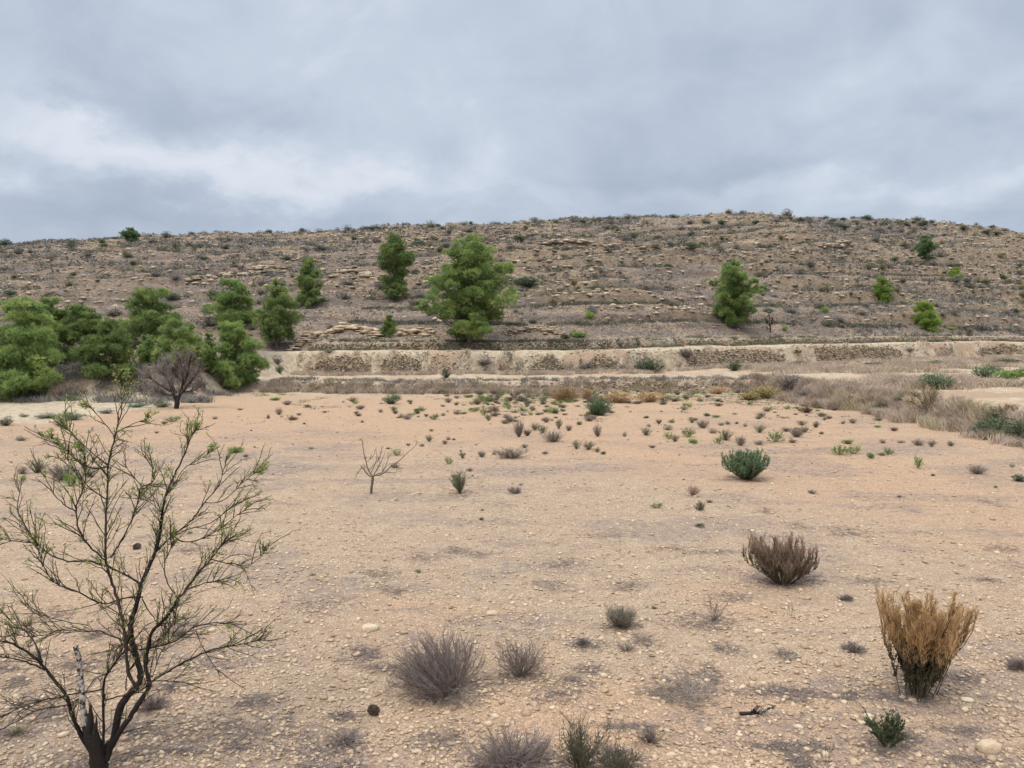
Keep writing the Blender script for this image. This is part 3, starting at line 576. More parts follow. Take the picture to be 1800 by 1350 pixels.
ALM = [
 (B_((632, 1520), (630, 1400), (622, 1320), (606, 1220), (570, 1120), (543, 1005)), 126*u, 54*u, 0),
 (B_((580, 1260), (505, 1130), (450, 1000), (425, 900), (340, 790), (270, 700), (180, 620), (80, 565), (0, 545), (-90, 530)), 26*u, 8*u, -.3),
 (B_((285, 730), (200, 690), (80, 655), (0, 645), (-80, 650)), 11*u, 4*u, .4),
 (B_((272, 680), (220, 560), (165, 490), (100, 450), (0, 350)), 9*u, 3*u, .5),
 (B_((652, 1250), (655, 1050), (655, 900), (665, 780), (720, 700), (780, 620), (815, 540)), 18*u, 8*u, .3),
 (B_((650, 1340), (668, 1250), (720, 1150), (750, 1000), (800, 900), (870, 830), (888, 750), (860, 640), (835, 530), (832, 420), (870, 300), (890, 190)) + A_((950, 1050), (1000, 920), (1020, 780), (1040, 640), (1080, 540), (1130, 430), (1180, 330), (1210, 240), (1250, 190)), 48*u, 3*u, .3),
 (B_((855, 830), (810, 740), (795, 600), (780, 450), (740, 280), (700, 150), (670, 50)) + A_((666, 900), (670, 750), (680, 600), (685, 430), (710, 320), (740, 190), (770, 60), (765, -60), (775, -120)), 22*u, 4*u, -.25),
 (B_((675, 1300), (710, 1200), (800, 1060), (870, 950), (940, 830), (920, 700), (940, 580), (970, 480), (1050, 400), (1130, 280), (1180, 220), (1240, 130), (1330, 40)) + A_((1400, 930), (1500, 860)), 36*u, 4*u, .1),
 (B_((950, 810), (1060, 740), (1200, 660), (1350, 600), (1480, 575), (1600, 550), (1690, 520)), 13*u, 4*u, -.2),
 (A_((890, 1180), (820, 1130), (740, 1090), (630, 1050), (540, 1030), (430, 1030), (300, 980), (220, 900), (150, 790), (110, 700), (125, 600), (135, 500)), 14*u, 4*u, .5),
 (A_((220, 915), (80, 905), (-60, 870)), 7*u, 3*u, -.5),
 (A_((670, 1030), (560, 930), (500, 830), (480, 720), (500, 640), (540, 520), (530, 350), (470, 240)), 11*u, 3*u, -.5),
 (A_((475, 715), (400, 670), (330, 590), (280, 480)), 8*u, 3*u, .4),
 (A_((690, 435), (580, 440), (500, 400), (400, 310), (320, 250)), 9*u, 3*u, .2),
 (A_((685, 430), (600, 360), (520, 290), (430, 190), (390, 150)), 9*u, 3*u, .6),
 (A_((672, 640), (560, 560), (480, 480), (430, 390), (380, 330)), 8*u, 3*u, -.4),
 (A_((700, 1010), (770, 900), (830, 780), (870, 660), (900, 560), (970, 530), (960, 420), (940, 290)), 10*u, 3*u, .4),
 (A_((900, 560), (830, 480), (770, 400)), 6*u, 3*u, -.3),
 (A_((722, 240), (680, 180), (620, 110), (575, 55)), 6*u, 3*u, .5),
 (A_((742, 215), (800, 180), (870, 150), (940, 130)), 6*u, 3*u, -.4),
 (A_((985, 975), (1090, 870), (1170, 810), (1230, 750), (1300, 650), (1380, 560), (1420, 440), (1440, 350)), 12*u, 3*u, .5),
 (A_((1110, 865), (1220, 820), (1330, 790), (1450, 700), (1560, 640), (1640, 610)), 8*u, 3*u, .3),
 (A_((1300, 660), (1400, 650), (1500, 570), (1600, 480), (1640, 465)), 6*u, 3*u, -.4),
 (A_((1110, 880), (1170, 910), (1280, 890), (1400, 820), (1500, 740), (1640, 640)), 9*u, 3*u, -.3),
 (B_((1180, 220), (1300, 180), (1500, 130)), 9*u, 3*u, -.6),
 (A_((1340, 1020), (1430, 1040), (1560, 1060), (1640, 1010), (1690, 930)), 7*u, 3*u, -.6),
 (B_((870, 605), (1000, 580), (1120, 540), (1250, 450), (1400, 430), (1500, 440)), 11*u, 3*u, -.5),
 (B_((1240, 480), (1310, 640), (1410, 775)), 6*u, 2*u, -.4),
 (B_((930, 800), (1100, 800), (1250, 840), (1350, 862)), 7*u, 2*u, -.6),
 (B_((660, 850), (550, 870), (420, 890), (200, 940), (60, 1000), (-40, 1060)), 10*u, 4*u, -.5),
 (B_((470, 935), (380, 960), (250, 980), (80, 1070), (-30, 1120)), 9*u, 4*u, -.7),
 (B_((700, 740), (600, 790), (540, 870), (450, 950)), 8*u, 4*u, -.5),
 (B_((670, 920), (740, 900), (850, 880), (960, 810)), 9*u, 6*u, -.2),
 (B_((905, 270), (780, 280), (650, 310), (500, 240), (350, 180), (280, 80)) + A_((270, 1060), (240, 960), (220, 890)), 10*u, 3*u, -.6),
 (B_((790, 550), (700, 510), (620, 480), (560, 490), (400, 480), (200, 520), (50, 490)), 10*u, 3*u, .5),
 (B_((560, 450), (400, 420), (200, 360), (160, 290)), 6*u, 3*u, .6),
 (B_((900, 280), (960, 380), (1010, 440), (1090, 480)), 8*u, 3*u, .5),
 (B_((1130, 280), (1060, 180), (1040, 60)) + A_((1080, 950), (1100, 870)), 8*u, 4*u, .4),
 (B_((800, 860), (800, 780), (840, 700), (900, 640), (980, 560)), 8*u, 4*u, .6),
 (B_((940, 580), (1050, 500), (1110, 380), (1130, 270)), 6*u, 3*u, -.6),
 (B_((960, 780), (1020, 620), (1090, 520), (1110, 380)), 6*u, 3*u, .7),
 (B_((870, 520), (940, 440), (1060, 390), (1180, 400)), 6*u, 3*u, .8),
 (A_((1040, 640), (1100, 540), (1170, 440), (1240, 400), (1330, 340)), 6*u, 3*u, .6),
 (A_((1020, 720), (950, 660), (890, 600)), 5*u, 3*u, .6),
 (B_((760, 1130), (900, 1090), (975, 1060)), 7*u, 3*u, -.6),
 (B_((835, 530), (740, 600), (710, 700)), 6*u, 3*u, -.6),
 (B_((870, 300), (790, 380), (700, 360), (600, 300)), 6*u, 2*u, .6),
]
rng = RG(5)
base = at_depth(172, 1362, 6.45); base.z = Hs(base.x, base.y)
alm = thing('almond_tree', 'young almond tree with dark forked stems and sparse green leaves in the left foreground', 'tree', base)
tr_ = traced(ALM, 6.45, rng)
mb = MB(); ml = MB()
for i, (P, Rr) in enumerate(tr_): tubes(ml if i == 6 else mb, (P - np.array(base))[None], Rr[None], 9 if Rr[0] > 0.02 else 5, [rng.uniform(.1, .6)])
mb.build('trunk', M_almond, alm, smooth=True); ml.build('upright_limb', M_almond_l, alm, smooth=True)
# twigs
Ps = []; wts = []
for i, (P, Rr) in enumerate(tr_):
    P = P - np.array(base)
    for k in range(1, len(P) - 4, 2):
        if Rr[k] < 0.026: Ps.append(np.stack([P[k], P[k + 2], P[k + 4]])); wts.append((0.4 + 1.0 * k / len(P)) * np.linalg.norm(P[k + 4] - P[k]))
Ps = np.array(Ps); wts = np.array(wts) / np.sum(wts)
T1 = kids(rng, Ps, 620, 6, 0.32, 0.68, 0.26, 0.10, (0, 1), 0.3, wts)
T2 = kids(rng, T1, 1600, 4, 0.15, 0.7, 0.2, 0.12, (0.15, 1), 0.35)
ends = np.array([np.stack([P[-5], P[-3], P[-1]]) - np.array(base) for P, R_ in tr_ if R_[-1] < 0.012])
T3 = kids(rng, ends, 130, 5, 0.13, 0.6, 0.25, 0.12, (0.1, 1), 0.4)
mb = MB()
tubes(mb, T1, taper(T1, 0.0042, 0.0022), 4, rng.uniform(0, 1, len(T1))); tubes(mb, T2, taper(T2, 0.0027, 0.0016), 3, rng.uniform(0.2, 1, len(T2))); tubes(mb, T3, taper(T3, 0.0032, 0.0016), 3, rng.uniform(0.2, 1, len(T3)))
mb.build('twigs', M_almond_l, alm)
mb = MB()
for T, n, w in ((T2, 2300, 1.0), (T1, 1400, 1.1), (T3, 1200, 1.1)):
    # leaves sit in small rosettes, and more of them near the top
    C, D = on_paths(rng, T, n, (0.2, 1)); keep = rng.uniform(0, 1, n) < np.clip(0.15 + (C[:, 2] - 0.6) * 0.42, 0.1, 1); C, D = C[keep], D[keep]
    C = np.repeat(C, 3, 0) + rng.normal(size=(len(C) * 3, 3)) * 0.006; D = nrm(np.repeat(D, 3, 0) * 0.5 + rng.normal(size=C.shape) * 0.7 + [0, 0, .2])
    leaves(mb, C, D, rng.uniform(0.016, 0.034, len(C)) * w, rng.uniform(.006, .011, len(C)), rng, rng.uniform(0, 1, len(C)))
mb.build('foliage', M_aleaf, alm)
# the sawn, bleached stub
stub = traced([(B_((536, 1080), (528, 1000), (520, 900), (508, 780), (500, 680), (482, 585)), 37*u, 27*u, 0)], 6.36, rng)[0]
mb = MB(); P, Rr = stub; tubes(mb, (P - np.array(base))[None], (Rr * (1 + 0.12 * np.sin(np.arange(len(P)) * 1.9)))[None], 12, [0.55])
e_ = P[-1] - np.array(base); mb.add(np.concatenate([[e_ + [0, 0, .004]], e_ + np.stack([24*u*np.cos(np.arange(12) * np.pi / 6), 24*u*np.sin(np.arange(12) * np.pi / 6), 0.008 * np.cos(np.arange(12) * 2.3)], 1)]), tris=[(0, 1 + k, 1 + (k + 1) % 12) for k in range(12)], var=0.7)
o = mb.build('dead_stub', M_stub, alm, smooth=True); o['label'] = 'bleached broken stub of a cut limb'
mb = MB()
tubes(mb, (np.array([at_depth(a / 3.6, 975 + b / 3.6, 6.3) for a, b in [(560, 1130), (575, 1040), (572, 960), (560, 940)]]) - np.array(base))[None], np.array([[45*u, 34*u, 14*u, 3*u]]), 7, [.3])
tubes(mb, (np.array([at_depth(a / 3.6, 975 + b / 3.6, 6.25) for a, b in [(600, 1130), (610, 1060), (612, 1020)]]) - np.array(base))[None], np.array([[30*u, 14*u, 2*u]]), 6, [.3])
mb.build('splintered_bark', M_almond, alm, smooth=True)

def small_tree(name, label, cat, px, py, D, branches, seed, tw=(60, 90), tl=(0.2, 0.1), tr=(0.004, 0.003), m=M_almond, mt=None, nleaf=0, leafm=None, lsz=0.03):
    rng = RG(seed); base = at(px, py); D = base.y
    t = thing(name, label, cat, base); b0 = np.array(base)
    L = traced(branches, D, rng, 0.6)
    mb = MB()
    for P, Rr in L: tubes(mb, (P - b0)[None], Rr[None], 7, [rng.uniform(.2, .8)])
    mb.build('trunk', m, t, smooth=True)
    Ps = np.concatenate([np.stack([P[k:k + 3] - b0 for k in range(1, len(P) - 3)]) for P, Rr in L[1:] if len(P) > 5])
    T1 = kids(rng, Ps, tw[0], 5, tl[0], 0.7, 0.25, 0.12, (0, 1), 0.3); T2 = kids(rng, T1, tw[1], 4, tl[1], 0.8, 0.1, 0.16, (0.2, 1), 0.3)
    mb = MB(); tubes(mb, T1, taper(T1, tr[0], tr[0] * .5), 3, rng.uniform(0, 1, len(T1))); tubes(mb, T2, taper(T2, tr[1], tr[1] * .6), 3, rng.uniform(0, 1, len(T2)))
    mb.build('twigs', mt or m, t)
    if nleaf:
        C, D_ = on_paths(rng, np.concatenate([T2]), nleaf, (0, 1)); mb = MB()
        leaves(mb, C, nrm(D_ + rng.normal(size=C.shape) * .7), lsz, lsz * .4, rng, rng.uniform(0, 1, len(C))); mb.build('foliage', leafm, t)
    return t
def C_(*p): return [(500 + x / 3.6, 700 + y / 3.6) for x, y in p]
q = 18.5 / FPX / 3.6 / 2
small_tree('sapling', 'small bare pruned sapling with upright branches alone on the open field', 'tree', 653, 868, 0, [
 (C_((550, 618), (552, 570), (558, 510), (560, 490)), 17*q, 15*q, 0),
 (C_((560, 495), (530, 450), (515, 390), (500, 340), (495, 290), (490, 250)), 11*q, 2.5*q, .3),
 (C_((550, 500), (520, 475), (490, 440), (460, 485), (440, 515)), 8*q, 2*q, -.4),
 (C_((490, 445), (485, 425)), 6*q, 4*q, 0),
 (C_((562, 492), (590, 440), (620, 380), (640, 330)), 7*q, 2*q, .5),
 (C_((565, 490), (620, 480), (665, 440), (720, 400), (780, 345), (850, 275)), 9*q, 2*q, -.3),
 (C_((548, 470), (580, 400), (578, 310)), 5*q, 2*q, -.5),
 (C_((575, 485), (620, 465), (650, 400), (655, 345)), 6*q, 2*q, .7),
 (C_((535, 455), (600, 380), (610, 340), (628, 305)), 5*q, 2*q, .2),
 (C_((640, 470), (700, 470), (720, 440)), 5*q, 2*q, -.6),
 (C_((520, 400), (560, 370), (575, 320)), 4*q, 2*q, -.6)], 41, (40, 50), (0.22, 0.1), (0.006, 0.004), M_twig_brown)
def D_(*p): return [(x / 3, 370 + y / 3) for x, y in p]
q = 45 / FPX / 3 / 2
small_tree('bare_tree', 'rounded leafless brown tree with a dark forked trunk at the left edge of the field', 'tree', 311, 718, 0, [
 (D_((930, 1045), (935, 1010), (925, 980)), 26*q, 22*q, 0),
 (D_((930, 1010), (905, 940), (885, 890), (850, 850), (820, 820)), 16*q, 5*q, .4),
 (D_((935, 1010), (960, 930), (965, 870), (950, 790), (930, 760)), 17*q, 4*q, -.4),
 (D_((915, 960), (860, 930), (800, 890), (760, 850)), 12*q, 4*q, -.4),
 (D_((945, 980), (1000, 910), (1040, 860), (1060, 810)), 13*q, 4*q, .5),
 (D_((930, 960), (900, 900), (890, 820), (870, 760)), 12*q, 4*q, .7),
 (D_((955, 940), (990, 860), (1000, 790), (1010, 760)), 11*q, 4*q, -.7),
 (D_((910, 975), (850, 965), (790, 940), (760, 910)), 8*q, 3*q, .5),
 (D_((950, 960), (1020, 950), (1050, 930)), 8*q, 3*q, .2)], 42, (380, 2200), (0.7, 0.36), (0.016, 0.010), M_almond, M_twig_mauve)
def E_(*p): return [(1000 + x / 2.25, 640 + y / 2.25) for x, y in p]
q = 31 / FPX / 2.25 / 2
small_tree('bare_bush_tree', 'thin yellowish leafless bush on the bank at the right of the field', 'shrub', 1630, 732, 0, [
 (E_((1415, 205), (1415, 180)), 6*q, 5*q, 0), (E_((1415, 190), (1440, 130), (1450, 105)), 5*q, 2*q, .4), (E_((1415, 190), (1390, 140), (1350, 110)), 5*q, 2*q, -.4),
 (E_((1415, 185), (1410, 130), (1390, 95)), 4*q, 2*q, .6), (E_((1410, 180), (1370, 160), (1340, 140)), 4*q, 2*q, -.7), (E_((1416, 185), (1430, 150), (1425, 110)), 4*q, 2*q, -.6)], 43, (110, 260), (0.6, 0.3), (0.010, 0.007), M_twig_brown, M_khaki)
q = 84 / FPX / 3.6 / 2
small_tree('bare_tree', 'tiny black leafless tree on the stony slope right of the lone pine', 'tree', 1354, 585, 0, [
 ([(1354, 586), (1354, 576), (1353, 572)], 10*q, 8*q, 0), ([(1353, 574), (1349, 567), (1346, 561)], 6*q, 2*q, .4), ([(1354, 574), (1357, 566), (1358, 559)], 6*q, 2*q, -.4), ([(1353, 572), (1353, 562), (1352, 556)], 5*q, 2*q, .5)], 44, (40, 80), (0.7, 0.4), (0.02, 0.014), M_almond)

# ------------------------------------------------------------------ near shrubs, each its own shape
def near_bush(name, label, cat, px, py, parts):
    p = at(px, py); t = thing(name, label, cat, p)
    for nm, mb, m in parts(m_per_px(p)): mb.build(nm, m, t)
    return t
def dome(seed, n, wpx, hpx, ang, m, r=0.0028, lean=(0, 0), k1=3, k2=2, up=0.2, wig=0.10, lf=None, nl=0, ls=(.02, .006), part='stems', lt=(0.3, 1), seedm=None, asq=.6, rb=.06, hs=1.0, qfine=False, ql=.42, zl=.2, qs=.42, ku=.5):
    """a bush of radiating, forking stems; width and height in photo pixels"""
    def f(s):
        rng = RG(seed); L = hpx * s; 
        P = stems(rng, n, 7, 1.0, ang, up, wig, lean, rb, 0.5, asq)
        Q = kids(rng, P, n * k1, 5, ql, qs, up * ku, wig, (0.2, .97), 0.4); Z = kids(rng, Q, n * k1 * k2, 4, zl, qs + .08, up * ku, wig, (0.2, 1), 0.4)
        al = np.concatenate([P.reshape(-1, 3), Q.reshape(-1, 3), Z.reshape(-1, 3)])
        w0 = np.percentile(al[:, 0], 99.2) - np.percentile(al[:, 0], .8); h0 = np.percentile(al[:, 2], 99.3)
        sc = np.array([wpx * s / w0, wpx * s / w0, hs * hpx * s / h0])
        hw = wpx * s / 2; cxm = (np.percentile(al[:, 0], 99.2) + np.percentile(al[:, 0], .8)) / 2 * sc[0]
        def squash(a, c, R_):                            # the outermost shoots bend back towards the crown's outline
            q_ = np.abs(a - c) / R_; return c + np.sign(a - c) * R_ * np.where(q_ < .7, q_, .7 + .3 * np.tanh((q_ - .7) / .3))
        def fit(A_): A_ = A_ * sc; return np.stack([squash(A_[..., 0], cxm, hw * 1.02), squash(A_[..., 1], 0, hw * 1.02), squash(A_[..., 2], 0, hpx * s * hs * 1.04)], -1)
        P, Q, Z = fit(P), fit(Q), fit(Z); Qlow = Q[Q[:, 2, 2] < .40 * hpx * s] if qfine else Q[:0]; Q_ = Q
        if qfine: Q_ = Q[Q[:, 2, 2] >= .40 * hpx * s]; Z = Z[Z[:, 1, 2] > .40 * hpx * s]
        for a in (P, Q, Z): a[..., 2] = np.maximum(a[..., 2], -0.02)
        mb = MB(); tubes(mb, P, taper(P, r, r * .6), 3, rng.uniform(0, .7, len(P))); mz = MB(); tubes(mz if qfine else mb, Q_, taper(Q_, r * .6, r * .4), 3, rng.uniform(.1, 1, len(Q_)))
        if len(Qlow): tubes(mb, Qlow, taper(Qlow, r * .6, r * .4), 3, rng.uniform(.1, 1, len(Qlow)))
        out = [(part, mb, m)]
        if seedm: tubes(mz, Z, taper(Z, r * .45, r * .3), 3, rng.uniform(0, 1, len(Z))); out.append(('fine_twigs', mz, seedm))
        else: tubes(mb, Z, taper(Z, r * .42, r * .28), 3, rng.uniform(.2, 1, len(Z)))
        if nl:
            ml = MB(); C1, D1 = on_paths(rng, np.concatenate([Q[:, :4], P[:, 1:5], P[:, 3:]]), nl, (0, 1)); C2, D2 = on_paths(rng, Z, nl, (0, 1)); C = np.concatenate([C1, C2]); D = np.concatenate([D1, D2])
            hz = C[:, 2] / (hpx * s); kp = (hz > lt[0]) & (hz < lt[1] + rng.normal(size=len(C)) * .08); C, D = C[kp], D[kp]
            leaves(ml, C, nrm(D + rng.normal(size=C.shape) * .5), ls[0] * rng.uniform(.6, 1.2, len(C)), ls[1], rng, rng.uniform(0, 1, len(C))); out.append(('foliage', ml, lf))
        return out
    return f
near_bush('dead_bush', 'large dead grey-mauve twiggy bush fanned out to the left in the foreground', 'dead bush', 800, 1212, dome(51, 230, 176, 106, 1.6, M_twig_mauve, .0042, (-0.75, 0.05), 4, 2, .5, .13, asq=.6, rb=.10))
near_bush('dead_bush', 'smaller dead grey bush close to the right of the large one', 'dead bush', 915, 1190, dome(52, 80, 96, 76, 1.05, M_twig_mauve, .003, (0.05, 0), 4, 2, .3, .15, rb=.12))
near_bush('dead_bush', 'sprawling dead grey bush cut off by the bottom edge of the view', 'dead bush', 898, 1352, dome(53, 150, 165, 66, 1.35, M_twig_mauve, .0036, (0, 0), 4, 2, .2, .12))
near_bush('dead_bush', 'flat dead tuft low at the bottom left of the sprawling dead bush', 'dead bush', 605, 1308, dome(54, 90, 90, 22, 1.45, M_twig_mauve, .003, (0, 0), 4, 2, .05, .2))
near_bush('broom_shrub', 'sparse dark green broom with thin upright wands at the bottom edge', 'shrub', 1018, 1366, dome(55, 42, 95, 120, 0.42, M_twig_brown, .0030, (0.0, 0), 5, 3, .5, .07, M_dk, 2600, (.014, .005), lt=(.05, .85), asq=.8))
near_bush('broom_shrub', 'second sparse green broom right of the wand-like one at the bottom edge', 'shrub', 1090, 1368, dome(56, 34, 80, 68, 0.6, M_twig_brown, .0028, (0.0, 0), 5, 3, .4, .09, M_dk, 1300, (.014, .005), lt=(.05, .9)))
near_bush('dead_bush', 'faint dead tuft behind the second broom near the bottom edge', 'dead bush', 1142, 1308, dome(57, 60, 50, 40, 0.8, M_twig_mauve, .0024))
near_bush('small_shrub', 'small domed grey-green shrublet on the open stony ground in the middle', 'shrub', 1091, 1103, dome(58, 170, 54, 38, 0.75, M_grey, .003, (0, 0), 4, 2, .4, .06, M_gg, 1500, (.02, .006), lt=(.1, 1)))
near_bush('dead_tuft', 'dark flattened dead tuft below left of the domed shrublet', 'dead bush', 1024, 1136, dome(59, 90, 34, 17, 1.3, M_twig_mauve, .003))
near_bush('dead_tuft', 'pale wispy dead tuft right of the flattened dark tuft', 'dead bush', 1100, 1146, dome(60, 45, 34, 22, 1.1, M_twig_pale, .002))
near_bush('ochre_bush', 'tall orange-tan feathery bush with dark leafy base on the right', 'bush', 1612, 1224, dome(61, 62, 142, 194, 0.34, M_twig_brown, .0055, (0.03, 0), 20, 11, .35, .09, M_dark_leaf, 22000, (.032, .016), lt=(.0, .46), seedm=M_twig_ochre, asq=.7, rb=.42, ql=.20, zl=.10, qs=.32, ku=2.0, qfine=True))
None and near_bush('ochre_plumes', 'feathery orange seed plumes crowning the ochre bush', 'bush', 1616, 1214, dome(62, 110, 168, 186, 0.6, M_twig_ochre, .0028, (0.05, -.02), 7, 3, .4, .07, M_twig_ochre, 9000, (.013, .004), lt=(.34, 1), seedm=M_twig_ochre))
near_bush('dry_bush', 'brown dry bush with pinkish haze of seed twigs standing in the right middle field', 'bush', 1376, 1028, dome(63, 72, 132, 92, 1.0, M_twig_brown, .007, (0, 0), 9, 6, .45, .07, M_dark_leaf, 7500, (.034, .014), lt=(.05, .66), seedm=M_seed_pink, rb=.12, ql=.24, zl=.24, qs=.28, ku=2.2))
near_bush('green_shrub', 'little dark green sprig shrub below the ochre bush', 'shrub', 1556, 1314, dome(64, 13, 70, 64, 0.8, M_twig_brown, .004, (0, 0), 9, 3, .4, .09, M_dk, 3600, (.017, .009), lt=(.02, 1)))
near_bush('dead_tuft', 'pale dead stalks lying under the little dark green sprig shrub', 'dead bush', 1562, 1322, dome(65, 60, 66, 14, 1.5, M_twig_pale, .0022, (0, -.2)))
near_bush('green_shrub', 'green spiky rosette-like bush right of centre in the orange part of the field', 'bush', 1311, 842, dome(66, 110, 78, 52, 1.05, M_gg, .010, (0.05, 0), 5, 2, .6, .07, M_blueg, 6000, (.085, .018), lt=(.1, 1), rb=.1, ql=.3, zl=.16, qs=.3, ku=1.2))
near_bush('small_shrub', 'thin grey-green weed with a tall left spike in the middle of the field', 'weed', 809, 868, dome(67, 42, 30, 44, 0.55, M_gg, .006, (-.1, 0), 4, 2, .5, .08, M_gg, 1000, (.035, .012), lt=(.1, 1)))
near_bush('dead_tuft', 'small mauve dead tuft right of the thin weed with a tall spike', 'dead bush', 906, 868, dome(68, 50, 26, 14, 1.0, M_twig_mauve, .005))
near_bush('dead_tuft', 'faint brown dead tuft between the green spiky bush and the dry brown bush', 'dead bush', 1219, 872, dome(69, 50, 26, 22, 0.8, M_seed_pink, .004))
near_bush('small_shrub', 'grey sprig below the faint brown tuft', 'weed', 1230, 897, dome(70, 40, 22, 18, 1.0, M_gg, .006))
near_bush('dead_tuft', 'dark dead tuft left of the ochre bush', 'dead bush', 1500, 1146, dome(71, 110, 46, 18, 1.3, M_twig_mauve, .003))
near_bush('dead_tuft', 'dark dead tuft at the right edge beside the ochre bush', 'dead bush', 1790, 1176, dome(72, 110, 44, 22, 1.3, M_twig_mauve, .003))
near_bush('dead_tuft', 'dead tuft lying behind the almond tree stems', 'dead bush', 268, 1246, dome(73, 90, 60, 26, 1.3, M_twig_mauve, .003))
near_bush('dead_tuft', 'dark tuft on the ground between the dry brown bush and the ochre bush', 'dead bush', 1487, 1056, dome(74, 70, 26, 12, 1.3, M_twig_mauve, .004))
near_bush('dead_tuft', 'thin dead tuft with twigs in front of the domed shrublet to the right', 'dead bush', 1254, 1092, dome(75, 22, 46, 46, 0.9, M_twig_mauve, .0022))
near_bush('brush_heap', 'flat heap of grey dead twigs in the foreground between the brooms and the dead branch', 'dead twigs', 1205, 1226, dome(81, 150, 150, 24, 1.5, M_twig_pale, .0030, (0, 0), 4, 2, -.1, .28, rb=.7))
near_bush('brush_heap', 'thin streak of grey dead twigs above the dead branch', 'dead twigs', 1395, 1228, dome(82, 70, 110, 14, 1.5, M_twig_mauve, .0028, (0, 0), 4, 2, -.1, .28, rb=.8))
near_bush('brush_heap', 'spray of grey dead twigs trailing below the large dead bush', 'dead twigs', 812, 1232, dome(83, 60, 90, 14, 1.5, M_twig_pale, .0028, (-.3, -.3), 4, 2, -.1, .2, rb=.3))
def stalk(px, py, h, seed, label):
    p = at(px, py); rng = RG(seed); P = stems(rng, 5, 6, h * m_per_px(p), 0.28, .2, .05, rbase=.02, lmin=.6); Q = kids(rng, P, 22, 4, .07, .7, .3, tr=(.4, 1))
    mb = MB(); tubes(mb, P, taper(P, .002, .0012), 3); tubes(mb, Q, taper(Q, .0013, .0009), 3)
    tag(mb.mesh_obj('dry_stalk', M_twig_mauve, p), label, 'dry stalk')
def _mo(self, name, m, p): 
    me = self.mesh(name, m); o = bpy.data.objects.new(name, me); COL.objects.link(o); o.location = p; return o
MB.mesh_obj = _mo
stalk(1452, 1348, 50, 1, 'thin dry stalk at the bottom edge below the little dark green sprig shrub')
stalk(1422, 1352, 40, 2, 'thin dry stalk at the bottom edge, left one of two')
stalk(1253, 1096, 46, 3, 'thin upright dry stalk right of the domed shrublet')
stalk(1390, 1084, 26, 4, 'thin dry stalk below the dry brown bush')

# ------------------------------------------------------------------ bushes and weeds shared by shape
def proto_twiggy(seed, n, ang, r, m_unused=None, nl=0, ls=(.1, .03), up=.3, k1=3):
    rng = RG(seed); P = stems(rng, n, 5, 1.0, ang, up, .1, rbase=.1); Q = kids(rng, P, n * k1, 4, .4, .5, up * .5, .12, (.3, 1), .4)
    al = np.concatenate([P.reshape(-1, 3), Q.reshape(-1, 3)]); w0 = np.percentile(al[:, 0], 98) - np.percentile(al[:, 0], 2); h0 = np.percentile(al[:, 2], 98.5)
    sc = np.array([1 / w0, 1 / w0, 1 / h0]); P, Q = P * sc, Q * sc; mb = MB()
    tubes(mb, P, taper(P, r, r * .6), 3, rng.uniform(0, .8, len(P))); tubes(mb, Q, taper(Q, r * .7, r * .4), 3, rng.uniform(.2, 1, len(Q)))
    if nl: C, D = on_paths(rng, Q, nl); leaves(mb, C, nrm(D + rng.normal(size=C.shape) * .6), ls[0] * rng.uniform(.6, 1.2, nl), ls[1], rng, rng.uniform(0, 1, nl))
    return mb
def proto_dome(seed, n, leaf=.09, lumps=7, flat=.8, tw=60):
    """a lumpy mound of leaf sprays, 1 m across and high"""
    rng = RG(seed); d = nrm(rng.normal(size=(lumps, 3)) * [1, 1, .5] + [0, 0, .35]); c = d * rng.uniform(.12, .30, (lumps, 1)); c[:, 2] = np.abs(c[:, 2]) * 1.5 + .22; r = rng.uniform(.17, .30, lumps)
    i = rng.integers(0, lumps, n); e = nrm(rng.normal(size=(n, 3)) + [0, 0, .3]); C = c[i] + e * (r[i] * rng.uniform(.35, 1.08, n) ** .7)[:, None] * [1, 1, flat]; C[:, 2] = np.abs(C[:, 2])
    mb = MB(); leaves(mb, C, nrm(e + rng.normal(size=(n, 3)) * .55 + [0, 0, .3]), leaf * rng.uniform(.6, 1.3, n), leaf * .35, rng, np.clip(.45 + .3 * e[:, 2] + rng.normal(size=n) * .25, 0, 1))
    P = stems(rng, tw, 4, .62, 1.0, .3, .1, rbase=.08); tubes(mb, P, taper(P, .012, .006), 3, rng.uniform(0, .3, tw))
    return mb
def proto_tussock(seed, n, w=.014):
    rng = RG(seed); P = stems(rng, n, 4, 1.0, 1.05, -.5, .06, rbase=.14, lmin=.5); P[..., 2] = np.abs(P[..., 2]) * 1.2; P[..., :2] *= .62
    mb = MB(); tubes(mb, P, taper(P, w, w * .25), 3, rng.uniform(0, 1, n)); return mb
PR = {}
def protos(key, fs, m): PR[key] = [f.mesh(key, m) for f in fs]
protos('green', [proto_twiggy(101, 26, .9, .012, nl=420, ls=(.13, .05)), proto_twiggy(102, 20, 1.1, .012, nl=380, ls=(.14, .055)), proto_dome(103, 420, .12, 6)], M_green)
protos('gg', [proto_twiggy(111, 50, .8, .014, nl=380, ls=(.09, .03)), proto_dome(112, 480, .09, 6), proto_twiggy(113, 40, .6, .014, nl=300, ls=(.09, .03))], M_gg)
protos('grey', [proto_twiggy(121, 90, .9, .013, nl=160, ls=(.06, .02)), proto_twiggy(122, 80, 1.1, .013, nl=160, ls=(.06, .02)), proto_dome(123, 420, .075, 6)], M_grey)
protos('brown', [proto_twiggy(131, 70, 1.2, .018, nl=120, ls=(.08, .03)), proto_twiggy(132, 60, .9, .016, nl=120, ls=(.08, .03))], M_brown)
protos('olive', [proto_tussock(141, 170), proto_tussock(142, 140)], M_olive)
protos('dark', [proto_dome(151, 900, .08, 8), proto_dome(152, 900, .08, 10)], M_dk)
protos('blue', [proto_dome(161, 1300, .06, 9), proto_twiggy(162, 150, 1.2, .012, nl=1600, ls=(.08, .02))], M_blueg)
